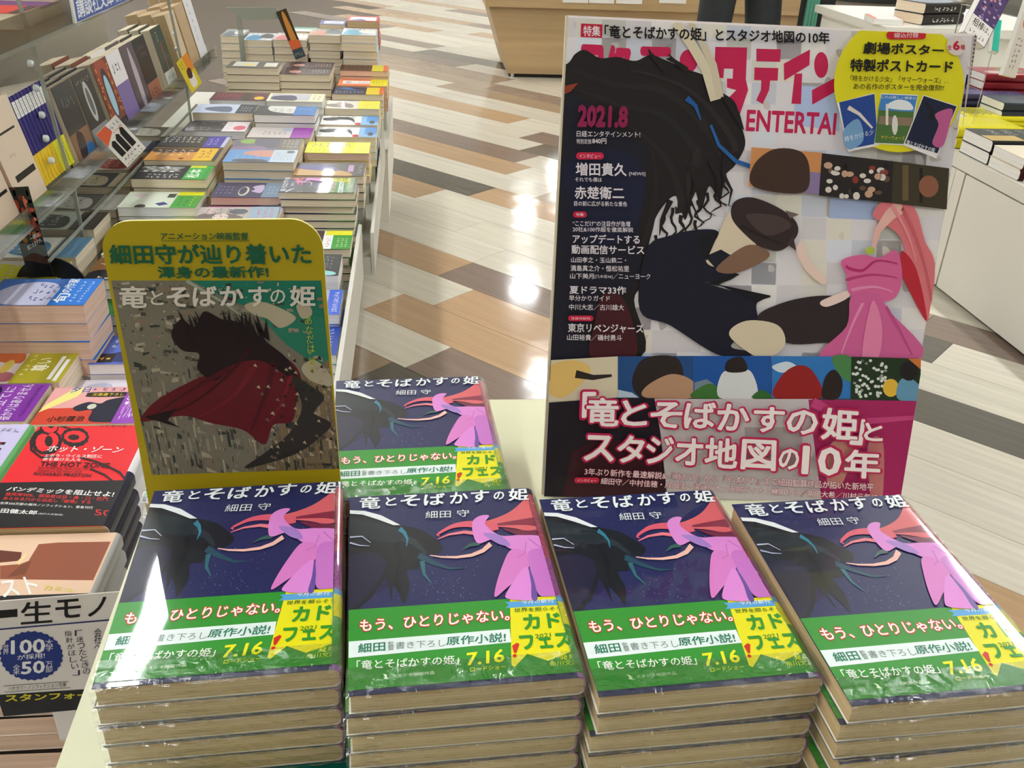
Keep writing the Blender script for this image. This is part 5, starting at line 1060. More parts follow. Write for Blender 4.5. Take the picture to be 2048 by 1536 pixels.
for yy in (1690, 2640):
    mb = MB(); mb.box(-895, -606, yy, yy + 5, -691, -511, ACR); mb.build('upright', rk)
    mb = MB(); mb.add([(-640, yy, -170), (-634, yy, -170), (-634, yy + 5, -170), (-640, yy + 5, -170), (-606, yy, -511), (-600, yy, -511), (-600, yy + 5, -511), (-606, yy + 5, -511)], [(0, 1, 2, 3), (0, 4, 5, 1), (1, 5, 6, 2), (2, 6, 7, 3), (3, 7, 4, 0)], ACE)
    mb.box(-606, -600, yy, yy + 5, -691, -511, ACE); mb.build('upright_edge', rk)
SPH = simple('clear_stud', (216, 222, 218), 0.08, coat=1.0)
for (px, py, xx) in ((62, 127, -640), (85, 230, -630), (93, 277, -622), (104, 321, -612), (73, 176, -636), (349, 68, -628), (353, 98, -620), (135, 380, -604), (343, 27, -628)):
    p = ray(px, py); p = p * (xx / p.x)
    mb = MB(); Tm = Matrix.Translation(p) @ Matrix.Rotation(pi / 2, 4, 'Y'); mb.cyl(0, 0, -4, 1, 6, SPH, n=18, r2=6, T=Tm); mb.cyl(0, 0, 1, 3.4, 6, SPH, n=18, r2=4.4, T=Tm); mb.cyl(0, 0, 3.4, 4.6, 4.4, SPH, n=18, r2=1.6, T=Tm); mb.build('stud', rk)
pt = empty('rack_partition', (0, 0, 0)); tag(pt, 'grey-beige partition panel behind the clear rack', 'panel')
mb = MB(); mb.box(-925, -906, 900, 3050, -691, 60, simple('grey_partition', (168, 160, 142), .6, noise=.03)); mb.build('panel_board', pt)

# books standing in the rack, leaning back
def lean_book(label, group, yc, xf, zb, back, w, h, t, a=radians(12), spine_out=False, **kw):
    """front cover to the aisle (or spine to the aisle), lower front edge at xf, zb; back: how far behind the front"""
    up = Vector((-sin(a), 0, cos(a)))
    nz = Vector((cos(a), 0, sin(a)))
    m = Matrix.Identity(4)
    if spine_out: X, Yv, Z = nz, up, nz.cross(up)
    else: X, Yv, Z = Vector((0, 1, 0)), up, nz
    dp = (w if spine_out else t) + back; lift = math.tan(a) * dp + .3
    if spine_out: O = Vector((xf, yc, zb)) - nz * (w / 2 + back) + up * (h / 2 + lift) - Z * t / 2
    else: O = Vector((xf, yc, zb)) - nz * (t + back) + up * (h / 2 + lift)
    O = M(O)
    for i in range(3): m[i][0], m[i][1], m[i][2], m[i][3] = X[i], Yv[i], Z[i], O[i]
    return book(label, group, (0, 0, 0), 0, w, h, t, tilt=m, **kw)
G4 = 'paperbacks standing in the clear rack'
SPINE = None
def spine_print(root, w, h, t, shade, seed):
    key = ('spine', shade, t)
    if key not in CM:
        k = Ink(None, (-h / 2 + .5, h / 2 - .5, 0.4, t - .4), dz=.05); r = random.Random(seed)
        k.rect(h * .26, .2, h * .44, t - .2, (236, 236, 234))
        k.scrawl(h * .28, t * .25, h * .42, t * .75, (60, 60, 70), 5, 1, r); k.scrawl(-h * .14, t * .25, h * .2, t * .75, (40, 36, 90), 8, 1, r)
        k.scrawl(-h * .47, t * .25, -h * .22, t * .75, shade, 8, 1, r)
        CM[key] = k.mesh('spine_print', INK, lambda x, y, z: (w / 2 + .35 + z, x, y))
    link('spine_print', CM[key], root)
for i in range(10):
    sh = (206, 120, 30) if i < 6 else (50, 46, 30)
    r_ = lean_book('slim navy-spined paperback with yellow band, %s of ten in the rack' % ('first second third fourth fifth sixth seventh eighth ninth tenth'.split()[i]), G4, 1616 + i * 15.6, -612, -503.5, 0, 105, 148, 14.0, spine_out=True, cf=(56, 48, 130), cs=(56, 48, 130), obi=(52, (236, 200, 50), (236, 206, 50) if i < 6 else (226, 226, 50)), page='cream')
    spine_print(r_, 105, 148, 14.0, sh, i)
def facing(desc, yc, n, t, spec, w=105, h=148, xf=-608, a=radians(12)):
    sp = dict(spec)
    art = sp.pop('art', None); oa = sp.pop('obiart', None)
    for i in range(n):
        lean_book(desc + ('' if n == 1 else (', front copy', ', copy behind the front one', ', third copy back', ', rearmost copy')[i]), G4, yc, xf, -503.5, i * (t + 1.7), w, h, t, a=a, art=art if i == 0 else None, obiart=oa if i == 0 else None, **sp)
facing('magenta-grey paperback at the near end of the rack', 1300, 2, 22, S((122, 44, 110), (44, (200, 192, 200), (200, 192, 200)), CLR((90, 30, 90), (170, 160, 170), (196, 120, 186)), None, 'pink'), h=165)
facing('tall plain beige paperback in the rack', 1420, 3, 26, S((222, 204, 184), None, [('r', .1, .6, .4, .63, (60, 50, 46)), ('r', .5, .3, .9, .33, (40, 30, 30))], None, 'pink'), h=172, w=112)
facing('beige paperback with black bars beside the navy spines', 1543, 2, 28, S((226, 210, 190), None, [('r', .1, .72, .8, .74, (50, 44, 40)), ('r', .2, .3, .9, .36, (30, 24, 24)), ('s', .3, .5, .5, .56, (150, 140, 130), 3, 1)], None, 'pink'), h=172, w=116)
facing("charcoal paperback with brown and blue lower picture", 1826, 3, 16, S((66, 66, 66), None, [('r', 0, 0, 1, .42, (150, 116, 90)), ('p', [(.2, .1), (.5, .05), (.6, .35), (.3, .4)], (60, 40, 40), 1), ('p', [(.5, 0), (.95, .0), (.9, .2), (.6, .22)], (60, 130, 190), 1), ('s', .2, .7, .8, .9, (120, 120, 120), 4, 1)], None, 'cream'))
facing('black paperback with a pale oval emblem', 1936, 3, 18, S((60, 60, 58), (46, (150, 152, 156), (150, 152, 156)), [('c', .5, .62, .18, .26, (196, 198, 196)), ('c', .5, .62, .1, .18, (110, 112, 112)), ('s', .1, .85, .9, .95, (150, 150, 146), 6, 1)], None, 'cream'))
facing('russet paperback with gold script round a blue oval', 2050, 3, 34, S((132, 56, 34), (28, (48, 44, 44), (48, 44, 44)), [('p', [(.2, .2), (.5, .2), (.9, .6), (.7, 1), (.2, 1)], (170, 76, 40), 1), ('c', .5, .55, .24, .34, (40, 50, 66), 22), ('c', .5, .52, .16, .28, (176, 206, 220), 20), ('s', .05, .25, .28, .95, (226, 170, 70), 1, 6), ('s', .74, .25, .98, .95, (226, 170, 70), 1, 6)], [('s', .1, .02, .9, .17, (176, 170, 160), 6, 2)], 'cream'), xf=-604)
facing('white and lilac paperback beside the russet one', 2158, 2, 26, S((236, 234, 236), (84, (140, 122, 176), (140, 122, 176)), [('s', .2, .7, .8, .9, (90, 90, 100), 3, 1)], None, 'cream'))
facing('misty violet-grey paperback with a pale drifting column', 2266, 2, 26, S((96, 82, 92), None, [('p', [(.4, .1), (.6, .1), (.7, .6), (.55, .95), (.4, .6)], (190, 180, 190), 1), ('s', .3, .1, .7, .3, (150, 140, 150), 4, 1)], None, 'cream'))
facing('black paperback with a brown foot band', 2374, 2, 24, S((30, 28, 30), (48, (166, 110, 84), (166, 110, 84)), [('s', .3, .7, .8, .9, (120, 120, 120), 3, 2)], [('s', .1, .1, .8, .28, (90, 40, 30), 3, 1)], 'cream'))
facing('dark green paperback with red line and white band', 2540, 3, 24, S((34, 66, 52), (44, (200, 204, 198), (200, 204, 198)), [('r', .5, .3, .54, .75, (196, 80, 50)), ('s', .3, .78, .5, .95, (206, 200, 180), 1, 3)], [('s', .2, .05, .9, .25, (60, 70, 64), 4, 2)], 'cream'))
facing('plain cream paperback past the second acrylic upright', 2715, 3, 32, S((214, 196, 168), None, [('r', .8, 0, .9, .2, (40, 34, 30))], None, 'tan'), h=160)
facing('tan page-block paperback before the tall white novel', 2833, 2, 34, S((196, 170, 134), None, None, None, 'tan'), h=166)
facing('tall white novel at the far end of the rack', 2950, 3, 30, S((232, 232, 236), None, [('s', .3, .3, .5, .95, (150, 150, 160), 1, 5), ('r', .92, .2, 1, 1, (30, 30, 32))], None, 'tan'), h=180)

G2b = 'paperbacks under the clear rack shelf'
for i, (yy, zz, c1, c2, d_) in enumerate(((1470, -600, (206, 200, 190), (200, 196, 60), 'grey and yellow'), (1578, -596, (236, 234, 226), (120, 160, 190), 'white and pale blue'), (1705, -590, (200, 206, 196), (96, 90, 84), 'pale sage'), (1825, -592, (120, 116, 112), (210, 208, 200), 'mid grey'), (1960, -586, (90, 92, 96), (200, 190, 160), 'slate'), (2100, -590, (190, 176, 160), (150, 60, 60), 'beige and brick'), (2250, -588, (210, 212, 216), (80, 90, 120), 'silver'), (2400, -590, (130, 124, 110), (220, 216, 206), 'olive grey'))):
    n_ = 3; t_ = 16
    pile(d_ + ' paperback lying beneath the clear rack shelf', G2b, -660 + 6 * (i % 2), yy + 52, zz, n_, t_, dict(cf=c1, page='cream', obi=(46, c2, c2), art=[('p', [(.1, .4), (.7, .45), (.8, .9), (.2, .8)], c2, 1), ('s', .2, .5, .8, .9, c1, 4, 3)]), rz=HP, seed=90 + i)
    mb = MB(); mb.box(-726, -592, yy + 3, yy + 102, -692, zz - n_ * (t_ + .65) - .3, TRAY); mb.build('riser_block', disp)

# books flat on the upper tier, the shelf sign and the small signs
book('bright red paperback on the upper tier at the top left corner', G4, (-716, 1752, -247.4), HP, 105, 148, 26, (214, 48, 30), art=[('r', 0, 0, 1, .12, (70, 36, 36)), ('s', .2, .3, .8, .8, (236, 90, 60), 3, 3)])
book('violet paperback on the upper tier beside the red one', G4, (-716, 1862, -247.4), HP, 105, 148, 20, (120, 60, 130))
book('cream paperback with black stripe on the upper tier', G4, (-716, 1972, -247.4), HP, 105, 148, 24, (226, 210, 190), art=[('r', .3, 0, .4, 1, (30, 26, 26))])
sn = empty('shelf_sign', (0, 0, 0)); tag(sn, 'blue shelf sign with white lettering on the upper rack edge', 'sign')
mb = MB(); mb.box(-587.5, -583, 1790, 2260, -247, -203, PLAIN, (232, 230, 222)); mb.build('sign_board', sn)
k = Ink(None, dz=.05); k.rect(1798, -246, 2256, -204, (62, 92, 170)); k.text('講談社文庫 新刊', [(1808, -208), (2130, -208), (2130, -242), (1808, -242)], (236, 240, 246), .02); k.text('書き下ろし', [(2140, -212), (2250, -212), (2250, -238), (2140, -238)], (236, 240, 246), .01)
link('sign_print', k.mesh('sign_print', PLAIN, lambda x, y, z: (-582.9 + z, x, y)), sn)
def popsheet(name, label, corners, col, paint, th=1.0, cat='sign', stem=None):
    """a flat card from three corner points: lower left, lower right, upper left (mm)"""
    o, r_, u_ = [Vector(c) for c in corners]
    ex = (r_ - o); W = ex.length; ex.normalize(); uy = (u_ - o); uy -= ex * uy.dot(ex); H = uy.length; uy.normalize(); nn = ex.cross(uy)
    e = empty(name, (0, 0, 0)); m = Matrix.Identity(4); O = M(o)
    for i in range(3): m[i][0], m[i][1], m[i][2], m[i][3] = ex[i], uy[i], nn[i], O[i]
    e.matrix_world = m; tag(e, label, cat)
    mb = MB(); mb.box(0, W, 0, H, -th, 0, BOARD, col); mb.build('card_sheet', e)
    k = Ink(lambda a, b: (a * W, b * H), (.2, W - .2, .2, H - .2), dz=.05); paint(k); link('card_print', k.mesh('card_print', BOARD, lambda x, y, z: (x, y, z + .05)), e)
    if stem:
        mb = MB(); b = m.inverted() @ M(stem); mb.box(W / 2 - 4, W / 2 + 4, min(-2, b.y * 1000), 2, -3.5, -1.2, ACE); mb.build('holder_stem', e)
    return e
def pp(k):
    k.rect(0, 0, 1, 1, (236, 230, 222)); k.poly([(0, .62), (.5, .8), (.45, 1), (0, 1)], (226, 110, 70)); k.scrawl(.42, .84, .95, .97, (90, 110, 180), 4, 1); k.scrawl(.5, .74, .95, .82, (214, 60, 90), 5, 1)
    for i in range(3): k.poly([(.12 + i * .27, .25), (.34 + i * .27, .25), (.34 + i * .27, .62 + i * .05), (.24 + i * .27, .66 + i * .05), (.12 + i * .27, .58 + i * .03)], (44, 38, 38))
    k.scrawl(.08, .12, .92, .22, (60, 60, 90), 5, 1); k.scrawl(.08, .02, .92, .09, (90, 80, 70), 7, 1)
popsheet('rack_card', 'small white card with three black shapes clipped to the rack edge', [tuple(yat(255, 335, 1868)), tuple(yat(292, 296, 1900)), tuple(yat(229, 232, 1872))], (236, 230, 222), pp, stem=None)
def py_(k): k.rect(0, 0, 1, 1, (226, 204, 50)); k.poly([(.5, .5), (1, .5), (1, 1), (.5, 1)], (232, 150, 60)); k.poly([(.3, .1), (.7, .1), (.75, .4), (.5, .52), (.3, .4)], (240, 232, 214), True); k.poly([(.3, .4), (.6, .35), (.7, .6), (.4, .62)], (90, 50, 40), True); k.scrawl(.1, .7, .45, .95, (120, 60, 40), 2, 3)
popsheet('rack_card', 'small yellow card with a brown and white shape on the far rack edge', [tuple(yat(384, 187, 2560)), tuple(yat(404, 165, 2600)), tuple(yat(370, 108, 2564))], (226, 204, 50), py_)
def pf(k):
    r = random.Random(9); k.rect(0, 0, 1, 1, (44, 50, 42))
    for i in range(46): k.circ(r.random(), r.uniform(.42, 1), r.uniform(.04, .12), r.uniform(.02, .07), r.choice(((190, 70, 44), (206, 96, 60), (60, 80, 50), (170, 120, 40), (110, 50, 44), (214, 120, 90))), 9, True)
    k.poly([(0, .18), (1, .14), (1, .36), (0, .4)], (110, 116, 106)); k.poly([(0, .2), (1, .24), (1, .0), (0, .0)], (26, 22, 22)); k.poly([(0, .22), (.5, .28), (1, .2), (1, .14), (.4, .18)], (92, 64, 48), True)
    k.text('一瞬は、', [(.5, .46), (.95, .52), (.95, .47), (.5, .41)], WH, .01); k.text('聞こえますか。', [(.3, .36), (.95, .45), (.95, .4), (.3, .31)], WH, .01)
popsheet('picture_stand', 'tall dark card with painted orange flowers before the black disc', [tuple(yat(58, 556, 1478)), tuple(yat(107, 553, 1478)), tuple(yat(40, 374, 1478))], (44, 50, 42), pf, th=1.4)
e = empty('black_disc', (0, 0, 0)); c_ = yat(107, 580, 1500); tag(e, 'large black round card standing behind the blue cloud pile', 'sign')
mb = MB(); mb.cyl(0, 0, -1.5, 1.5, 58, BLACK, n=48, T=Matrix.Translation((c_.x, c_.y, c_.z)) @ Matrix.Rotation(pi / 2, 4, 'X')); mb.build('disc', e)
mb = MB(); mb.box(c_.x - 18, c_.x + 16, 1497.2, 1498.2, c_.z + 8, c_.z + 22, BOARD, (226, 222, 214), T=None); mb.build('price_strip', e)
def pb(k):
    r = random.Random(2); k.rect(0, 0, 1, 1, (70, 62, 44)); k.poly([(.3, .3), (.8, .3), (.7, .9), (.4, .9)], (216, 150, 70), True); k.poly([(0, .2), (1, .2), (1, .36), (0, .4)], (230, 120, 70)); k.rect(0, 0, 1, .2, (80, 90, 96)); k.scrawl(.1, .04, .9, .16, (190, 196, 200), 5, 1)
popsheet('bent_sign', 'narrow orange and brown card tilted above the far stacks', [(-372, 3140, -524), (-340, 3138, -512), (-468, 3150, -402)], (70, 62, 44), pb)
e = empty('acrylic_arch', (0, 0, 0)); tag(e, 'curved clear acrylic bracket holding the tilted orange card', 'bracket')
a1, a2, a3, a4 = yat(450, 15, 3150), yat(552, 15, 3150), yat(566, 38, 3150), yat(492, 40, 3150)
mb = MB(); mb.add([tuple(a1), tuple(a2), tuple(a3), tuple(a4)] + [(v.x, v.y + 5, v.z) for v in (a1, a2, a3, a4)], [(0, 1, 2, 3), (7, 6, 5, 4), (0, 4, 5, 1), (1, 5, 6, 2), (2, 6, 7, 3), (3, 7, 4, 0)], ACE); mb.build('arch_plate', e)
mb = MB(); b1 = yat(478, 32, 3150); mb.box(b1.x - 8, b1.x + 8, 3152, 3156, -691, b1.z, ACE); mb.build('arch_post', e)

# ---------------------------------------------------------------- right-hand cabinet with hardcovers
CX = 1790 * K; ZT = -740 * K; YE = 3000 * K
cb = empty('display_cabinet', (0, 0, 0)); tag(cb, 'low white display cabinet carrying hardcover piles along the right', 'cabinet')
mb = MB(); mb.box(CX, CX + 1300, 1250, YE, ZT - 40, ZT, WHITE); mb.build('cabinet_top', cb)
mb = MB(); mb.box(CX + 22, CX + 1290, 1260, YE - 8, ZF + 12, ZT - 40, WHITE); mb.build('cabinet_body', cb)
mb = MB(); mb.box(CX + 30, CX + 1280, 1270, YE - 16, ZF, ZF + 12, DARK); mb.build('plinth', cb)
for y0, y1 in ((1300, 1950), (1956, YE - 108)):
    mb = MB(); mb.box(CX + 4, CX + 21.5, y0, y1, ZF + 14, ZT - 46, WHITE); mb.build('door', cb)
mb = MB(); mb.box(CX + 6, CX + 21.5, YE - 96, YE - 48, ZF + 14, ZT - 46, WHITE); mb.box(CX + 6, CX + 21.5, YE - 45, YE - 10, ZF + 14, ZT - 46, WHITE); mb.build('side_panel', cb)
mb = MB(); mb.box(CX + 12, CX + 21.4, YE - 107, YE - 97, ZF + 14, ZT - 46, simple('brown_gap', (120, 92, 64), .6)); mb.build('edge_strip', cb)
G5 = 'hardcovers lying in piles on the right cabinet'
def rp_(desc, x0, yb, yf, zt, n, col, cs, L_=200, page='white', art=None, seed=0, zb=None):
    """spine to the camera: yf near spine face, yb far fore-edge"""
    zb = ZT + .6 if zb is None else zb
    w = yb - yf; t = (zt - zb) / n - .65
    pile(desc, G5, x0 + L_ / 2, (yb + yf) / 2, zt, n, t, dict(w=w, h=L_, cf=col, cs=cs, page=page, art=art, th=1.6, R=min(9, t * .45)), rz=-HP, seed=seed, jitter=2.5)
rp_('dark-jacketed hardcover with pale script, black spine', CX + 12, 2598, 2446, -580, 2, (74, 78, 76), (34, 32, 32), art=[('s', .1, .2, .5, .9, (200, 204, 200), 5, 3), ('r', .55, .0, 1, .5, (206, 180, 120))], seed=61)
rp_('cream-jacketed hardcover with dark oval, maroon-edged', CX + 12, 2438, 2288, -588, 2, (232, 222, 202), (96, 48, 44), art=[('c', .4, .6, .2, .2, (90, 80, 64)), ('s', .6, .2, .9, .6, (120, 110, 100), 3, 3)], seed=62)
rp_('dark red-spined hardcover at the right picture edge', CX + 16, 2280, 2130, -606, 2, (210, 200, 190), (110, 40, 40), seed=63)
rp_('yellow-spined hardcover behind the poster edge', CX + 10, 2624 + 140, 2624, -583, 2, (220, 212, 40), (222, 212, 30), seed=64, zb=ZT)
rp_('grey and ochre jacketed hardcover beside the black-spined ones', CX + 222, 2600, 2450, -586, 2, (226, 196, 120), (60, 54, 50), art=[('c', .5, .5, .3, .2, (214, 84, 50)), ('s', .1, .1, .9, .3, (90, 84, 80), 5, 1)], seed=65)
d2b = empty('display_cabinet', (0, 0, 0)); tag(d2b, 'farther white display cabinet behind the right-hand hardcovers', 'cabinet')
mb = MB(); mb.box(CX + 2, CX + 1300, YE + 3, 4300, ZT - 40, ZT, WHITE); mb.build('cabinet_top', d2b)
mb = MB(); mb.box(CX + 20, CX + 1290, YE + 8, 4290, ZF, ZT - 40, WHITE); mb.build('cabinet_body', d2b)
def rpx(desc, pxl, pyt, yf, wd_, L_, col, cs, n, art=None, seed=0, page='white', lab=None):
    p = yat(pxl, pyt, yf); zb = ZT + .6
    n2 = max(n, 1); w = wd_; t = (p.z - zb) / n2 - .65
    pile(desc, G5, p.x + L_ / 2, yf + w / 2, p.z, n2, t, dict(w=w, h=L_, cf=col, cs=cs, page=page, art=art, th=1.4, R=min(9, t * .45)), rz=-HP, seed=seed, jitter=2.0)
YLW = (222, 212, 36)
rpx('bright yellow hardcover with black spine lettering', 1934, 232, 2790, 130, 210, YLW, YLW, 4, art=[('p', [(.1, .1), (.7, .2), (.6, .8), (.2, .7)], (180, 176, 60), 1), ('s', .3, .1, .9, .9, (90, 90, 80), 3, 8)], seed=66)
rpx('navy flower-jacketed hardcover in a middle pile', 1912, 188, 2945, 130, 250, (92, 84, 130), (70, 66, 92), 5, art=[('s', .05, .05, .95, .95, (200, 190, 214), 9, 12), ('r', .0, .0, .3, 1, (60, 58, 84))], seed=67)
rpx('deep violet hardcover behind the yellow ones', 1915, 150, 3100, 130, 240, (86, 58, 130), (40, 30, 50), 6, art=[('p', [(.6, .2), (1, .2), (1, 1), (.6, .9)], (60, 40, 90), 1)], seed=68)
rpx('crimson and green picture hardcover near the acrylic stand', 1972, 148, 3010, 140, 210, (170, 50, 66), (150, 40, 50), 6, art=[('c', .4, .6, .3, .2, (110, 150, 70)), ('c', .7, .3, .2, .2, (220, 190, 190))], seed=69)
rpx('black and lime hardcover at the far right edge', 2020, 160, 3180, 140, 210, (120, 160, 80), (34, 40, 34), 6, art=[('s', .1, .1, .9, .4, (40, 50, 40), 6, 2)], seed=70)
rpx('grey-blue hardcover with pale edges at the right edge', 2010, 206, 2800, 130, 200, (90, 104, 110), (60, 66, 70), 4, seed=71)
# acrylic stand and the books it holds upright
st = empty('acrylic_stand', (0, 0, 0)); tag(st, 'clear acrylic stand at the top right holding tilted hardcovers', 'stand')
sx = CX + 330
mb = MB(); mb.box(sx, sx + 4, 2500, 3350, ZT + 330, ZT + 620, ACR); mb.build('front_panel', st)
mb = MB(); mb.box(sx, sx + 260, 2500, 3350, ZT + 326, ZT + 330, ACR); mb.build('shelf', st)
for yy in (2618, 3340): mb = MB(); mb.box(sx + 2, sx + 5, yy, yy + 3, ZT + .5, ZT + 325.5, ACE); mb.build('post', st); mb = MB(); mb.box(sx + 250, sx + 253, yy, yy + 3, ZT + .5, ZT + 325.5, ACR); mb.build('post', st)
mb = MB(); mb.box(1636, 1639, 2662, 2665, ZT + .5, -372, ACR); mb.build('post', st)
def quad_book(label, pts, depth, col, paint, cat='book', side=(238, 232, 222)):
    """a book whose visible face has the given lower left, lower right, upper left corners"""
    o, r_, u_ = [Vector(c) for c in pts]; ex = r_ - o; W = ex.length; ex.normalize(); uy = u_ - o; uy -= ex * uy.dot(ex); H = uy.length; uy.normalize(); nn = ex.cross(uy)
    m = Matrix.Identity(4); C0 = o + ex * W / 2 + uy * H / 2 - nn * depth; O = M(C0)
    for i in range(3): m[i][0], m[i][1], m[i][2], m[i][3] = ex[i], uy[i], nn[i], O[i]
    def art(w, h):
        k = Ink(lambda a, b: (-w / 2 + a * w, -h / 2 + b * h), (-w / 2 + .3, w / 2 - 4, -h / 2 + .3, h / 2 - .3), dz=.05); paint(k); return k
    return book(label, None, (0, 0, 0), 0, W, H, depth, col, art=art, tilt=m, page='white', th=1.2)
P1, P2, P3 = yat(1958, 92, 2560), yat(1992, 68, 2560), yat(2052, -20, 2560)
v = yat(1930, 45, 2560); 
def fl_(k):
    r = random.Random(8); k.rect(0, 0, 1, 1, (96, 76, 120))
    for i in range(60): k.circ(r.random(), r.uniform(.3, 1), .06, .02, r.choice(((200, 180, 206), (60, 50, 90), (206, 150, 150), (150, 120, 170))), 7, True)
    k.rect(0, 0, 1, .34, (236, 232, 226)); k.text('相棒', (.12, .32, .6, .18), (60, 50, 50), .01); k.text('は、', (.62, .3, .9, .2), (60, 50, 50), 0); k.scrawl(.1, .04, .9, .14, (120, 110, 110), 5, 1)
a1 = yat(1962, 96, 2545); a2 = yat(2001, 62, 2545); a3 = yat(1922, 52, 2545)
# the book leans out of the stand: lower edge toward lower left
o_ = yat(1928, 62, 2545); r__ = yat(1970, 96, 2545); u__ = o_ + Vector((92, 60, 118))
quad_book('flowery violet hardcover with white band, tilted out of the acrylic stand', (o_, r__, u__), 26, (96, 76, 120), fl_)
o_ = yat(1984, 100, 2640); r__ = yat(1998, 104, 2640); u__ = o_ + Vector((50, 50, 70))
quad_book('slim teal and black hardcover behind the flowery one', (o_, r__, u__), 18, (70, 190, 170), lambda k: k.rect(0, 0, .6, 1, (60, 190, 168)))
o_ = yat(2006, 150, 2700); r__ = yat(2032, 156, 2700); u__ = o_ + Vector((60, 40, 210))
quad_book('white and orange spotted hardcover standing at the right edge', (o_, r__, u__), 22, (222, 214, 204), lambda k: (k.circ(.5, .7, .3, .1, (214, 130, 80)), k.scrawl(.2, .1, .7, .5, (110, 100, 100), 2, 6)))

# ---------------------------------------------------------------- far right table with dark hardcovers
ft = empty('display_table', (0, 0, 0)); tag(ft, 'far white table behind the poster carrying dark-spined hardcovers', 'table')
zt_ = yat(1800, 47, 3675).z
mb = MB(); mb.box(1750, 2700, 3560, 4260, zt_ - 30, zt_, WHITE); mb.build('table_top', ft)
mb = MB(); mb.box(1780, 2680, 3590, 4240, ZT + 1, zt_ - 30, WHITE); mb.build('support_block', ft)
a_ = yat(1792, 4, 3640); b_ = yat(1918, 26, 3640)
for i in range(2):
    t_ = (a_.z - zt_) / 2 - 1.0
    rt = book('dark grey hardcover with white cursive spine, ' + ('upper' if i == 0 else 'lower') + ' of two on the far table', 'dark hardcovers on the far table', (2000, 3740, a_.z - (i + 1) * (t_ + .8)), -HP + .35, 150, 215, t_, (70, 78, 84), cs=(54, 48, 44), page='cream', th=2.2, R=min(10, t_ * .4), art=[('p', [(.1, .1), (.9, .2), (.8, .8), (.3, .9)], (150, 160, 170), 1)] if i == 0 else None)
    k = Ink(None, dz=.2); k.scrawl(-60, t_ * .2, 60, t_ * .8, (226, 224, 218), 6, 1); link('spine_print', k.mesh('spine_print', INK, lambda x, y, z: (75.6 + z, x, y)), rt)
o3 = yat(1748, 44, 3600)
book('orange-edged white paperback beside the dark hardcovers', None, (o3.x + 78, 3690, zt_ + .5), -.2, 110, 160, 20, (236, 232, 228), cs=(230, 140, 90), page='white', art=[('r', 0, 0, .14, 1, (230, 130, 80))])

# ---------------------------------------------------------------- wooden counter at the back
yc = 6690 * K
ct = empty('wooden_counter', (0, 0, 0)); tag(ct, 'light oak counter with slanted end at the back of the aisle', 'counter')
b0 = yat(1015, 154, yc); t0 = yat(978, 12, yc)
X1 = 2500
mb = MB(); mb.prism([(b0.x, ZF + 22), (X1, ZF + 22), (X1, t0.z), (t0.x, t0.z)], -700, 0, WOOD, T=Matrix.Translation((0, yc, 0)) @ Matrix.Rotation(pi / 2, 4, 'X')) if False else mb.add([(b0.x, yc, ZF + 22), (X1, yc, ZF + 22), (X1, yc, t0.z), (t0.x, yc, t0.z), (b0.x, yc + 700, ZF + 22), (X1, yc + 700, ZF + 22), (X1, yc + 700, t0.z), (t0.x, yc + 700, t0.z)], [(0, 1, 2, 3), (7, 6, 5, 4), (0, 3, 7, 4), (1, 5, 6, 2), (3, 2, 6, 7), (0, 4, 5, 1)], WOOD)
mb.build('front_panel', ct)
mb = MB(); mb.box(b0.x + 12, X1 - 10, yc + 20, yc + 680, ZF, ZF + 22, DARK); mb.build('plinth', ct)
tt = yat(972, -8, yc - 30)
mb = MB(); mb.box(t0.x - 22, X1 + 10, yc - 30, yc + 730, t0.z, t0.z + 120, WOOD); mb.build('counter_top', ct)
mb = MB(); mb.cyl(b0.x + 30, yc + 12, ZF, ZF + 22, 12, STEEL, n=14); mb.build('foot', ct)
for i, (p0, p1, yy) in enumerate(((1125, 1176, 5), (1178, 1228, 6), (1232, 1284, 7), (1318, 1372, 6))):
    a_ = yat(p0, yy, yc - 34); b_ = yat(p1, yy + 1, yc - 34)
    e = empty('paper_sheet', (0, 0, 0)); tag(e, 'white leaflet hanging on the oak counter front, %s from the left' % ('first', 'second', 'third', 'fourth')[i], 'leaflet', 'leaflets on the oak counter')
    mb = MB(); mb.box(a_.x, b_.x, yc - 33, yc - 31, a_.z, a_.z + 110, PLAIN, (236, 234, 226)); mb.build('leaflet', e)

# ---------------------------------------------------------------- the customer standing behind the poster
def skin(name, pts, edges, mat, parent, sub=2):
    me = bpy.data.meshes.new(name); me.from_pydata([(p[0] / 1000, p[1] / 1000, p[2] / 1000) for p in pts], [], []); me.clear_geometry()
    me.from_pydata([(p[0] / 1000, p[1] / 1000, p[2] / 1000) for p in pts], edges, [])
    o = bpy.data.objects.new(name, me); C.objects.link(o); o.parent = parent
    md = o.modifiers.new('skin', 'SKIN'); md.use_smooth_shade = True
    for i, p in enumerate(pts):
        v = me.skin_vertices[0].data[i]; v.radius = (p[3] / 1000, p[4] / 1000); v.use_root = (i == 0)
    sb = o.modifiers.new('sub', 'SUBSURF'); sb.levels = sub; sb.render_levels = sub
    me.materials.append(mat); return o
CLOTH = simple('dark_trousers', (40, 44, 46), .85, noise=.15, nscale=(30, 30, 30)); COAT = simple('black_coat', (26, 27, 30), .85); SKINM = simple('skin_tone', (206, 160, 130), .55); HAIR = simple('dark_hair', (30, 24, 22), .5); SHOE = simple('black_shoe', (24, 22, 22), .4); TEALC = simple('mint_cloth', (110, 176, 152), .8, noise=.1, nscale=(20, 20, 4))
pe = empty('person', (1505, 4570, ZF), radians(8)); tag(pe, 'person in wide dark trousers and black coat standing behind the poster', 'person')
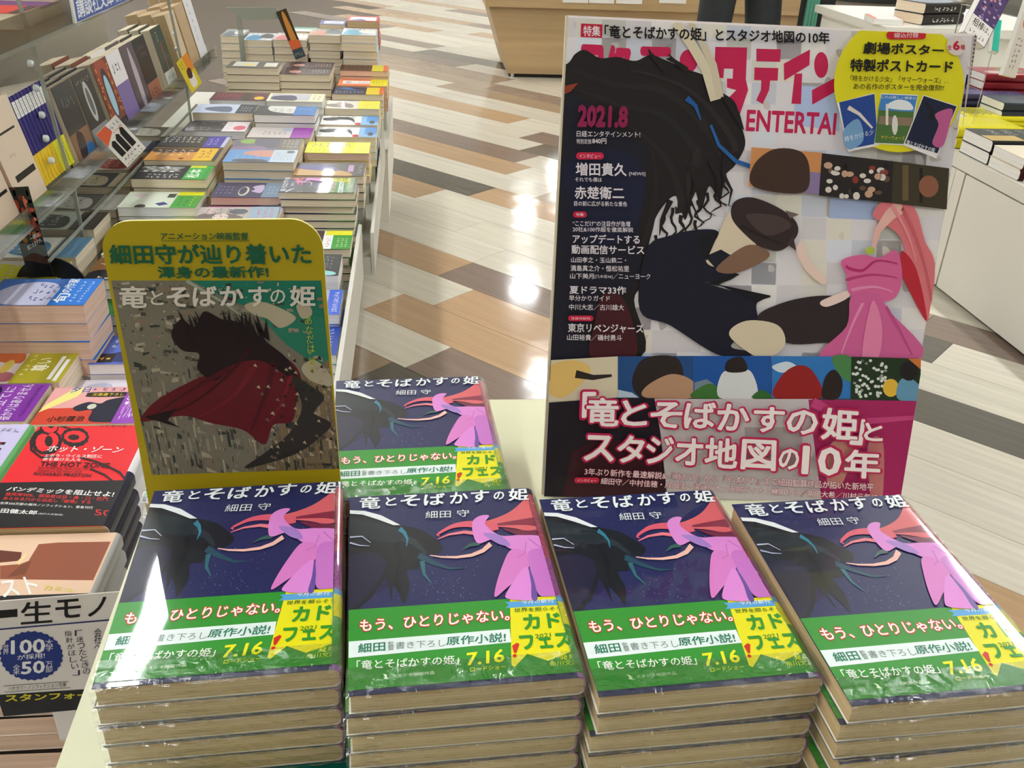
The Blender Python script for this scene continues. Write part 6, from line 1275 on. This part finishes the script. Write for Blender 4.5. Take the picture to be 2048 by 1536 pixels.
body = skin('body', [(0, 0, 860, 150, 105), (0, 0, 1010, 128, 90), (0, 0, 1160, 150, 100), (0, 0, 1330, 165, 95), (0, 0, 1430, 60, 60), (0, -10, 1500, 55, 58), (0, -18, 1570, 76, 92), (0, -12, 1650, 66, 84),
    (-95, 0, 800, 96, 98), (-112, 0, 480, 84, 86), (-118, 0, 120, 66, 68), (-118, 10, 60, 44, 52), (-120, -110, 34, 40, 30),
    (95, 0, 800, 96, 98), (128, -30, 480, 86, 88), (136, -10, 120, 68, 70), (136, 0, 60, 44, 52), (140, -120, 34, 40, 30),
    (-190, 0, 1330, 58, 58), (-240, 20, 1080, 46, 48), (-225, -60, 860, 32, 34), (-222, -80, 800, 26, 34),
    (190, 0, 1330, 58, 58), (245, 20, 1080, 46, 48), (262, -10, 850, 32, 34), (264, -14, 780, 26, 34)],
    [(0, 1), (1, 2), (2, 3), (3, 4), (4, 5), (5, 6), (6, 7), (0, 8), (8, 9), (9, 10), (10, 11), (11, 12), (0, 13), (13, 14), (14, 15), (15, 16), (16, 17), (3, 18), (18, 19), (19, 20), (20, 21), (3, 22), (22, 23), (23, 24), (24, 25)], CLOTH, pe)
coat = skin('coat', [(0, 4, 800, 196, 132), (0, 4, 1000, 172, 118), (0, 4, 1180, 172, 120), (0, 4, 1340, 184, 112), (0, 4, 1420, 84, 80), (-195, 4, 1335, 70, 70), (-246, 22, 1080, 58, 60), (-230, -50, 890, 46, 48), (195, 4, 1335, 70, 70), (252, 22, 1080, 58, 60), (262, -6, 890, 46, 48)], [(0, 1), (1, 2), (2, 3), (3, 4), (3, 5), (5, 6), (6, 7), (3, 8), (8, 9), (9, 10)], COAT, pe)
hd = skin('head', [(0, -10, 1496, 50, 52), (0, -20, 1560, 74, 90), (0, -16, 1640, 76, 94)], [(0, 1), (1, 2)], SKINM, pe)
hair = skin('hair', [(0, 20, 1520, 60, 50), (0, 12, 1610, 84, 92), (0, 2, 1690, 70, 78)], [(0, 1), (1, 2)], HAIR, pe)
for sx_, hx, hy, hz_ in ((-1, -222, -84, 790), (1, 264, -16, 770)):
    P = [(hx, hy, hz_, 24, 32), (hx, hy - 4, hz_ - 50, 15, 38)]; E_ = [(0, 1)]
    for i, (dx, ln) in enumerate(((-26, 60), (-9, 72), (9, 68), (25, 52))):
        b = len(P); P += [(hx - 4 * sx_, hy + dx, hz_ - 62, 8.5, 8.5), (hx - 8 * sx_, hy + dx * 1.1, hz_ - 62 - ln * .5, 8, 8), (hx - 18 * sx_, hy + dx * 1.05, hz_ - 62 - ln * .9, 7, 7)]; E_ += [(1, b), (b, b + 1), (b + 1, b + 2)]
    b = len(P); P += [(hx - 10 * sx_, hy - 34, hz_ - 22, 10, 10), (hx - 20 * sx_, hy - 46, hz_ - 50, 8, 8)]; E_ += [(0, b), (b, b + 1)]
    skin('hand', P, E_, SKINM, pe, 1)
bg = empty('tote_bag', (0, 0, 0)); tag(bg, 'black tote bag with a mint cloth hanging beside the dark-clad person', 'bag')
a_ = yat(1634, 20, 4480); b_ = yat(1664, 20, 4480); c0 = yat(1601, 20, 4480)
mb = MB(); mb.prism(rounded(a_.x - 58, -625, b_.x, -300, 24, n=5), -45, 45, COAT, T=Matrix.Translation((0, 4500, 0)) @ Matrix.Rotation(pi / 2, 4, 'X')); mb.build('bag_body', bg)
mb = MB()
r = random.Random(1); xs = [a_.x - 76 + 62 * i / 8 for i in range(9)]
vs = [(x, 4434 + (8 if i % 2 else -6), z) for z in (-650, -560, -420, -250) for i, x in enumerate(xs)]
vs += [(x, y + 5, z) for x, y, z in vs]
n9 = 36
fs = [(j * 9 + i, j * 9 + i + 1, (j + 1) * 9 + i + 1, (j + 1) * 9 + i) for j in range(3) for i in range(8)]
mb.add(vs, fs + [[q_ + n9 for q_ in f][::-1] for f in fs], TEALC); mb.build('mint_cloth', bg)
mb = MB(); mb.box(a_.x - 50, a_.x - 30, 4436, 4440, -260, -120, COAT); mb.box(b_.x - 36, b_.x - 16, 4436, 4440, -260, -120, COAT); mb.box(a_.x - 50, b_.x - 16, 4436, 4440, -124, -112, COAT); mb.build('handle', bg)
# round dark base of a far fixture, at the top edge of the picture
e = empty('round_plinth', (0, 0, 0)); tag(e, 'dark round plinth on the floor beyond the person', 'plinth'); c_ = atz(1760, 8, ZF)
mb = MB(); mb.cyl(c_.x + 80, c_.y + 600, ZF, ZF + 260, 560, simple('dark_plinth', (52, 54, 52), .5), n=40, r2=600); mb.build('plinth_drum', e)
bpy.data.scenes.remove(TS)
